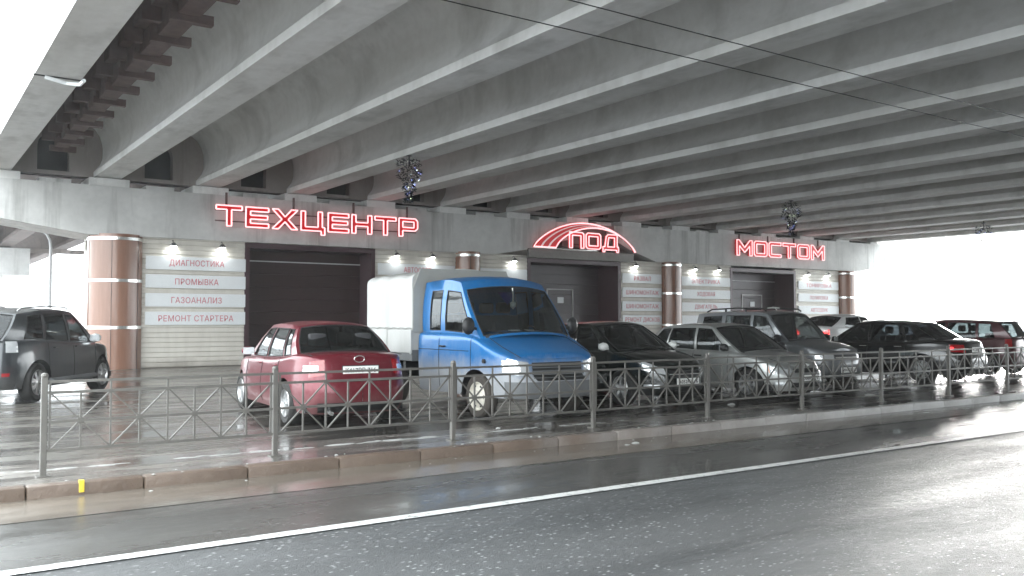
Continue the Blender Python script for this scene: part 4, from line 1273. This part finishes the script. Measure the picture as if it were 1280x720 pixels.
# --- grey compact off-roader with roof rails
pg = paint('graphite_paint', (.15, .16, .17), dirt=(.24, .23, .21), dirt_amt=.55, top=.7, metal=.5, rough=.35)
niv = Car('parked_off_roader', 'dark grey compact off-roader with roof rails behind the silver saloon', 'car', (16.75, 13.55, 0), 269.0, pg,
    Lf=1.98, Lr=2.05, W=.87, wheels=(1.22, -1.22), rw=.34, nf=4.0, nr=5.5, sill=.28, gap=.08,
    zs=[(-2.05, 1.03), (0, 1.02), (.8, 1.02), (1.5, .95), (1.98, .84)],
    offF=[(.3, .08), (.42, 0), (.6, .02), (.75, .06), (.9, .12)], offR=[(.3, .06), (.45, 0), (.65, .03), (1.0, .06)],
    cabin=(-1.95, .75), gh=[(1.02, .38, 'pil'), (.80, .30, 'win'), (.06, .02, 'pil'), (-.04, -.08, 'win'), (-.82, -.80, 'pil'), (-.96, -.94, 'win'), (-1.60, -1.50, 'pil'), (-1.92, -1.72, 'end')],
    zr=[(-1.8, 1.63), (-.6, 1.68), (0, 1.68), (.4, 1.63)], WR=.655, glass='glass', glass_front='glass_dirty', interior='interior_grey', head_z=1.42)
niv.wheels_('alloy', 5, w=.22, muddy=True); niv.seams([.84, .0, -.88]); niv.handles([.15, -.65], .92, M['black']); niv.mirrors(.80, 1.03, M['black'], size=(.09, .11, .09)); niv.wipers()
for sd in (1, -1):
    niv.patch('headlight', niv.th_y(sd * .40), niv.th_x(1.66, sd), lambda q: lerp(.66, .68, q), lambda q: lerp(.78, .80, q), M['lens'], n=12)
    g = G(); g.tube([(.30, sd * .60, 1.70), (.22, sd * .60, 1.755), (-.5, sd * .60, 1.775), (-1.35, sd * .59, 1.75), (-1.5, sd * .59, 1.69)], .018, 6)
    for x_ in (-.3, -.9): g.bar((x_, sd * .6, 1.68), (x_, sd * .6, 1.77), .04, .03)
    g.out('roof_rail', M['black'], niv.root, smooth=True)
niv.patch('grille', niv.th_y(-.38), niv.th_y(.38), .64, .76, M['black'], n=14)
niv.patch('grille_strip', niv.th_y(-.36), niv.th_y(.36), .69, .715, M['chrome'], n=14, off=.01)
niv.patch('bumper', niv.th_x(1.5, -1), niv.th_x(1.5, 1), .30, .55, M['plastic_grey'], n=30, off=.02)
niv.plate(True, .44, 'М941ОР 16')
G().tube([(.1, 0, 1.73), (.02, 0, 1.79), (-.02, 0, 1.80)], .01).lathe([(.0, .03), (.12, .015), (.15, 0), (.12, -.012), (0, -.012)], 16, c=(.0, .0, 1.775)).out('roof_lamp', M['plate'], niv.root, smooth=True)

# --- white coupe beyond
pw = paint('white_paint', (.80, .80, .80), dirt=(.4, .4, .38), dirt_amt=.4, top=.5, metal=0, rough=.3)
wht = Car('parked_car', 'white car with red taillights seen from behind beside the last column', 'car', (27.0, 18.8, 0), 0, pw,
    Lf=2.15, Lr=2.05, W=.90, wheels=(1.32, -1.30), rw=.34, group=None,
    zs=[(-2.05, 1.26), (-1.4, 1.27), (0, 1.18), (.8, 1.12), (1.5, 1.0), (2.15, .80)],
    offR=[(.2, .12), (.34, 0), (.6, .02), (.8, .08), (1.1, .16)], cabin=(-1.5, .75),
    gh=[(1.05, .22, 'pil'), (.78, .14, 'win'), (-.1, -.14, 'pil'), (-.18, -.22, 'win'), (-1.1, -.85, 'pil'), (-1.65, -1.0, 'end')],
    zr=[(-1.1, 1.58), (-.4, 1.66), (.3, 1.60)], WR=.62, glass='glass_dark')
wht.wheels_('alloy', 5); wht.seams([.85, -.12]); wht.handles([.0], .9, pw); wht.mirrors(.8, 1.0, pw)
for sd in (1, -1): wht.patch('taillight', wht.th_y(sd * .48, False), wht.th_x(-1.85, sd), 1.0, lambda q: lerp(1.10, 1.18, q), M['lens_red_lit'], n=10)
wht.patch('boot_gap', wht.th_y(.85, False), wht.th_y(-.85, False) + 2 * math.pi, .70, .712, M['seam'], n=30, off=.003, m=1)
wht.plate(False, .62)

# --- black executive saloon
pb = paint('black_paint', (.005, .0045, .005), dirt=(.06, .055, .055), dirt_amt=.35, top=.5, metal=.2, rough=.18)
bs = Car('parked_car', 'long black saloon with a lit red taillight, tail toward the railing', 'car', (20.75, 13.3, 0), 94, pb,
    Lf=2.45, Lr=2.35, W=.91, wheels=(1.48, -1.38), rw=.33,
    zs=[(-2.35, 1.00), (-1.7, 1.02), (-1.0, .98), (0, .95), (.9, .94), (1.6, .86), (2.45, .68)],
    offR=[(.2, .14), (.34, .02), (.55, 0), (.7, .05), (1.0, .16)], cabin=(-1.35, .85),
    gh=[(1.08, .32, 'pil'), (.86, .24, 'win'), (.02, -.02, 'pil'), (-.06, -.10, 'win'), (-.95, -.78, 'pil'), (-1.02, -.82, 'win'), (-1.30, -.95, 'pil'), (-1.72, -1.08, 'end')],
    zr=[(-1.2, 1.38), (-.5, 1.455), (0, 1.46), (.4, 1.42)], WR=.62, glass='glass_tint', glass_rear='glass_dark', glass_rear_side='glass_dark', rear_side_from=2)
bs.wheels_('alloy', 10, w=.22); bs.seams([.9, -.02, -.98]); bs.handles([.1, -.8], .86, M['chrome']); bs.mirrors(.84, .95, pb)
for sd in (1, -1):
    o = bs.patch('taillight', bs.th_y(sd * .50, False), bs.th_x(-2.02, sd), lambda q: lerp(.74, .76, q), lambda q: lerp(.92, .93, q), M['lens_red'], n=12)
    bs.patch('lit_lamp', bs.th_y(sd * .78, False), bs.th_x(-2.10, sd), .82, .87, M['lens_red_lit'], n=6, off=.009, parent=o)
    G().tube([(-2.3, sd * .55, .25), (-2.40, sd * .55, .24)], .035).out('exhaust', M['chrome'], bs.root, smooth=True)
bs.patch('bumper_gap', bs.th_x(-2.1, 1), bs.th_x(-2.1, -1) + 2 * math.pi, .66, .672, M['seam'], n=50, off=.003, m=1)
bs.patch('diffuser', bs.th_y(.6, False), bs.th_y(-.6, False) + 2 * math.pi, .22, .34, M['black'], n=24)
bs.plate(False, .80, 'В228УТ 16')

# --- maroon hatchback at the right edge
pm = paint('maroon_paint', (.06, .005, .010), dirt=(.15, .13, .12), dirt_amt=.5, top=.6, metal=.3)
mh = Car('parked_car', 'maroon hatchback at the right edge, tail toward the railing', 'car', (25.1, 13.9, 0), 93, pm,
    Lf=2.0, Lr=1.95, W=.86, wheels=(1.22, -1.28), rw=.31, nr=5.0,
    zs=[(-1.95, 1.02), (-1.0, 1.0), (0, .96), (.8, .95), (1.4, .88), (2.0, .70)],
    offR=[(.2, .12), (.34, 0), (.6, .01), (1.0, .05)], cabin=(-1.85, .72),
    gh=[(1.0, .25, 'pil'), (.75, .15, 'win'), (-.05, -.10, 'pil'), (-.13, -.18, 'win'), (-.95, -.92, 'pil'), (-1.03, -1.0, 'win'), (-1.45, -1.30, 'pil'), (-1.83, -1.52, 'end')],
    zr=[(-1.6, 1.42), (-.6, 1.48), (0, 1.49), (.3, 1.46)], WR=.62, glass='glass_tint', glass_rear='glass_dirty')
mh.wheels_('alloy', 7); mh.seams([.85, -.08, -1.0]); mh.handles([.05, -.8], .86, pm); mh.mirrors(.78, .96, pm)
for sd in (1, -1): mh.patch('taillight', mh.th_y(sd * .62, False), mh.th_x(-1.72, sd), .78, .99, M['lens_red'], n=10)
mh.patch('bumper_gap', mh.th_x(-1.7, 1), mh.th_x(-1.7, -1) + 2 * math.pi, .58, .592, M['seam'], n=40, off=.003, m=1)
mh.plate(False, .72)

# --- dark crossover at the left edge
pc = paint('dark_grey_paint', (.022, .026, .030), dirt=(.14, .135, .13), dirt_amt=.5, top=.7, metal=.3, rough=.28)
cr = Car('parked_crossover', 'dark grey crossover with white tail lamps at the left edge', 'car', (2.23, 20.05, 0), 56, pc,
    Lf=2.25, Lr=2.2, W=.91, wheels=(1.32, -1.33), rw=.355, nf=3.4, nr=4.6, sill=.26, gap=.07,
    zs=[(-2.2, 1.14), (-1.0, 1.12), (0, 1.06), (.8, 1.04), (1.5, .98), (2.25, .80)],
    offF=[(.2, .12), (.4, 0), (.6, .02), (.8, .12), (1, .22)], offR=[(.2, .12), (.4, 0), (.65, .02), (1.1, .10)],
    fw=[(.25, .94), (.4, .985), (.6, 1.0), (.85, .985), (1.15, .94)], cabin=(-2.1, .85),
    gh=[(1.12, .28, 'pil'), (.86, .20, 'win'), (-.02, -.06, 'pil'), (-.10, -.14, 'win'), (-.95, -.88, 'pil'), (-1.05, -.96, 'win'), (-1.65, -1.40, 'pil'), (-2.06, -1.75, 'end')],
    zr=[(-1.8, 1.60), (-.9, 1.68), (0, 1.69), (.35, 1.64)], WR=.66, glass='glass', glass_rear='glass_tint', glass_rear_side='glass_dark', rear_side_from=2, head_z=1.40)
cr.wheels_('alloy', 7, w=.23); cr.seams([.92, -.04, -1.0]); cr.handles([.1, -.75], .98, pc); cr.mirrors(.86, 1.06, M['alloy'], size=(.1, .12, .09))
for sd in (1, -1):
    cr.patch('taillight', cr.th_y(sd * .66, False), cr.th_x(-1.88, sd), .92, 1.12, M['lens'], n=10)
    cr.patch('reflector', cr.th_y(sd * .62, False), cr.th_x(-2.02, sd), .50, .56, M['lens_red'], n=8)
    G().tube([(.25, sd * .61, 1.70), (.15, sd * .61, 1.75), (-.6, sd * .61, 1.765), (-1.45, sd * .60, 1.72), (-1.6, sd * .60, 1.66)], .016, 6).out('roof_rail', M['alloy'], cr.root, smooth=True)
    g = G(); g.tube([cr.side(lerp(-.92, .90, k / 10), .36, sd, .01)[:] for k in range(11)], .05, 8); g.out('side_step', M['plastic_grey'], cr.root, smooth=True)
cr.plate(False, .82)

# --- dark minibus farther back at the left edge
pd = paint('minibus_paint', (.04, .045, .05), dirt=(.2, .2, .19), dirt_amt=.5, top=.8)
mb = Car('parked_minibus', 'dark tall minibus half cut off at left, beyond the crossover', 'minibus', (.9, 37.0, 0), 255, pd,
    Lf=2.4, Lr=2.4, W=.95, wheels=(1.5, -1.4), rw=.34, nf=4, nr=8, sill=.28,
    zs=[(-2.4, 1.25), (0, 1.25), (1.3, 1.2), (1.8, 1.05), (2.4, .9)], cabin=(-2.3, 1.2),
    offR=[(0, 0), (3, 0)], gh=[(1.5, .95, 'pil'), (1.25, .82, 'win'), (.35, .3, 'pil'), (.2, .16, 'win'), (-.9, -.9, 'pil'), (-1.0, -1.0, 'win'), (-2.1, -2.05, 'pil'), (-2.36, -2.3, 'end')],
    zr=[(-2.4, 2.12), (0, 2.18), (.9, 2.1)], WR=.80, glass='glass_tint', head_z=1.7)
mb.wheels_('alloy', 6); mb.mirrors(1.2, 1.35, M['black'], size=(.09, .1, .13)); mb.seams([1.3, .3]); mb.wipers()
for sd in (1, -1): mb.patch('headlight', mb.th_y(sd * .5), mb.th_x(2.1, sd), .7, .88, M['lens'], n=8)
mb.patch('grille', mb.th_y(-.45), mb.th_y(.45), .68, .84, M['black'], n=10); mb.plate(True, .48)

# ------------------------------------------------------------------ street lamp, tram wires, garlands
lamp = empty('street_lamp', (5.45, 42.5, 0), 0, 'slim grey street lamp with curved arm left of the big column', 'lamp post')
G().tube([(0, 0, 0), (0, 0, 3), (0, 0, 4.6)], [.09, .075, .06], 12).out('pole', M['lamp_post'], lamp, smooth=True)
G().tube([(0, 0, 4.6), (-.04, 0, 4.9), (-.16, .0, 5.15), (-.4, 0, 5.35), (-1.0, 0, 5.5)], .055, 10).out('arm', M['lamp_post'], lamp, smooth=True)
G().box(-1.6, -.95, -.12, .12, 5.44, 5.58, .04).out('lamp_head', M['lamp_post'], lamp, smooth=True)
for (yy, zz, lab) in ((9.55, 5.50, 'overhead cable crossing under the girders, lower of two'), (8.72, 5.53, 'overhead cable crossing under the girders, upper of two')):
    pts = []
    for k in range(41):
        x_ = lerp(-30, 70, k / 40); pts.append((x_, yy, zz))
    tag(G().tube(pts, .0075, 6).out('overhead_cable', M['black'], smooth=True), lab, 'cable', 'overhead cables under the bridge')
hang = G()
gcols = [simple('tinsel_green', (.006, .009, .008), .7, metal=.0, var=.5), simple('tinsel_blue', (.01, .015, .08), .4, metal=.3, var=.5), simple('tinsel_silver', (.55, .55, .6), .2, metal=.9)]
t = NT('garland_light'); t.set(emit=(.15, .25, 1.0), emit_s=.6); garl = t.m
t = NT('garland_light_warm'); t.set(emit=(.8, 1.0, .6), emit_s=1.0); garw = t.m
def garland(x, y, label, seed, sc=1.0):
    rr = random.Random(seed)
    o = empty('hanging_garland', (x, y, BZ), 0, label, 'garland', 'tinsel garlands hanging from the girders')
    G().tube([(0, 0, .25), (0, 0, -.3)], .02, 6).box(-.06, .06, -.06, .06, -.02, .02).out('rod', M['black'], o)
    for mi, cnt in ((0, 620), (1, 50), (2, 3)):
        g = G()
        for i in range(cnt):
            t = rr.random(); z = -.08 - t * 1.15 * sc
            rad = (.25 * math.exp(-((t - .25) / .28) ** 2) + .10 + .05 * math.sin(t * 20)) * sc * rr.random() ** .5
            a = rr.uniform(0, 6.28); p = Vector((rad * math.cos(a), rad * math.sin(a), z))
            d = Vector((math.cos(a) + rr.uniform(-.6, .6), math.sin(a) + rr.uniform(-.6, .6), rr.uniform(-1.2, .5))).normalized() * rr.uniform(.04, .09)
            sidev = d.cross(Vector((rr.uniform(-1, 1), rr.uniform(-1, 1), .3))).normalized() * rr.uniform(.008, .02)
            g.add([p - sidev, p + sidev, p + d + sidev * .3, p + d - sidev * .3], [(0, 1, 2, 3)])
        g.out('tinsel', gcols[mi], o)
    for mm, nn in ((garl, 16), (garw, 5)):
        g = G()
        for i in range(nn):
            t = rr.random(); a = rr.uniform(0, 6.28); rad = .26 * math.exp(-((t - .25) / .3) ** 2) * sc + .05
            c = (rad * math.cos(a), rad * math.sin(a), -.3 - t * .9 * sc)
            g.lathe([(0, -.014), (.014, 0), (0, .014)], 6, c=c)
        g.out('fairy_light', mm, o)
    return o
garland(11.1, 20.8, 'tinsel garland with blue lights, nearest, over the truck tarpaulin', 1, 1.0)
garland(26.75, 20.8, 'tinsel garland hanging above the МОСТОМ sign', 2, 1.05)
garland(40.2, 20.8, 'farthest garland, dark against the white sky at right', 3, 1.05)
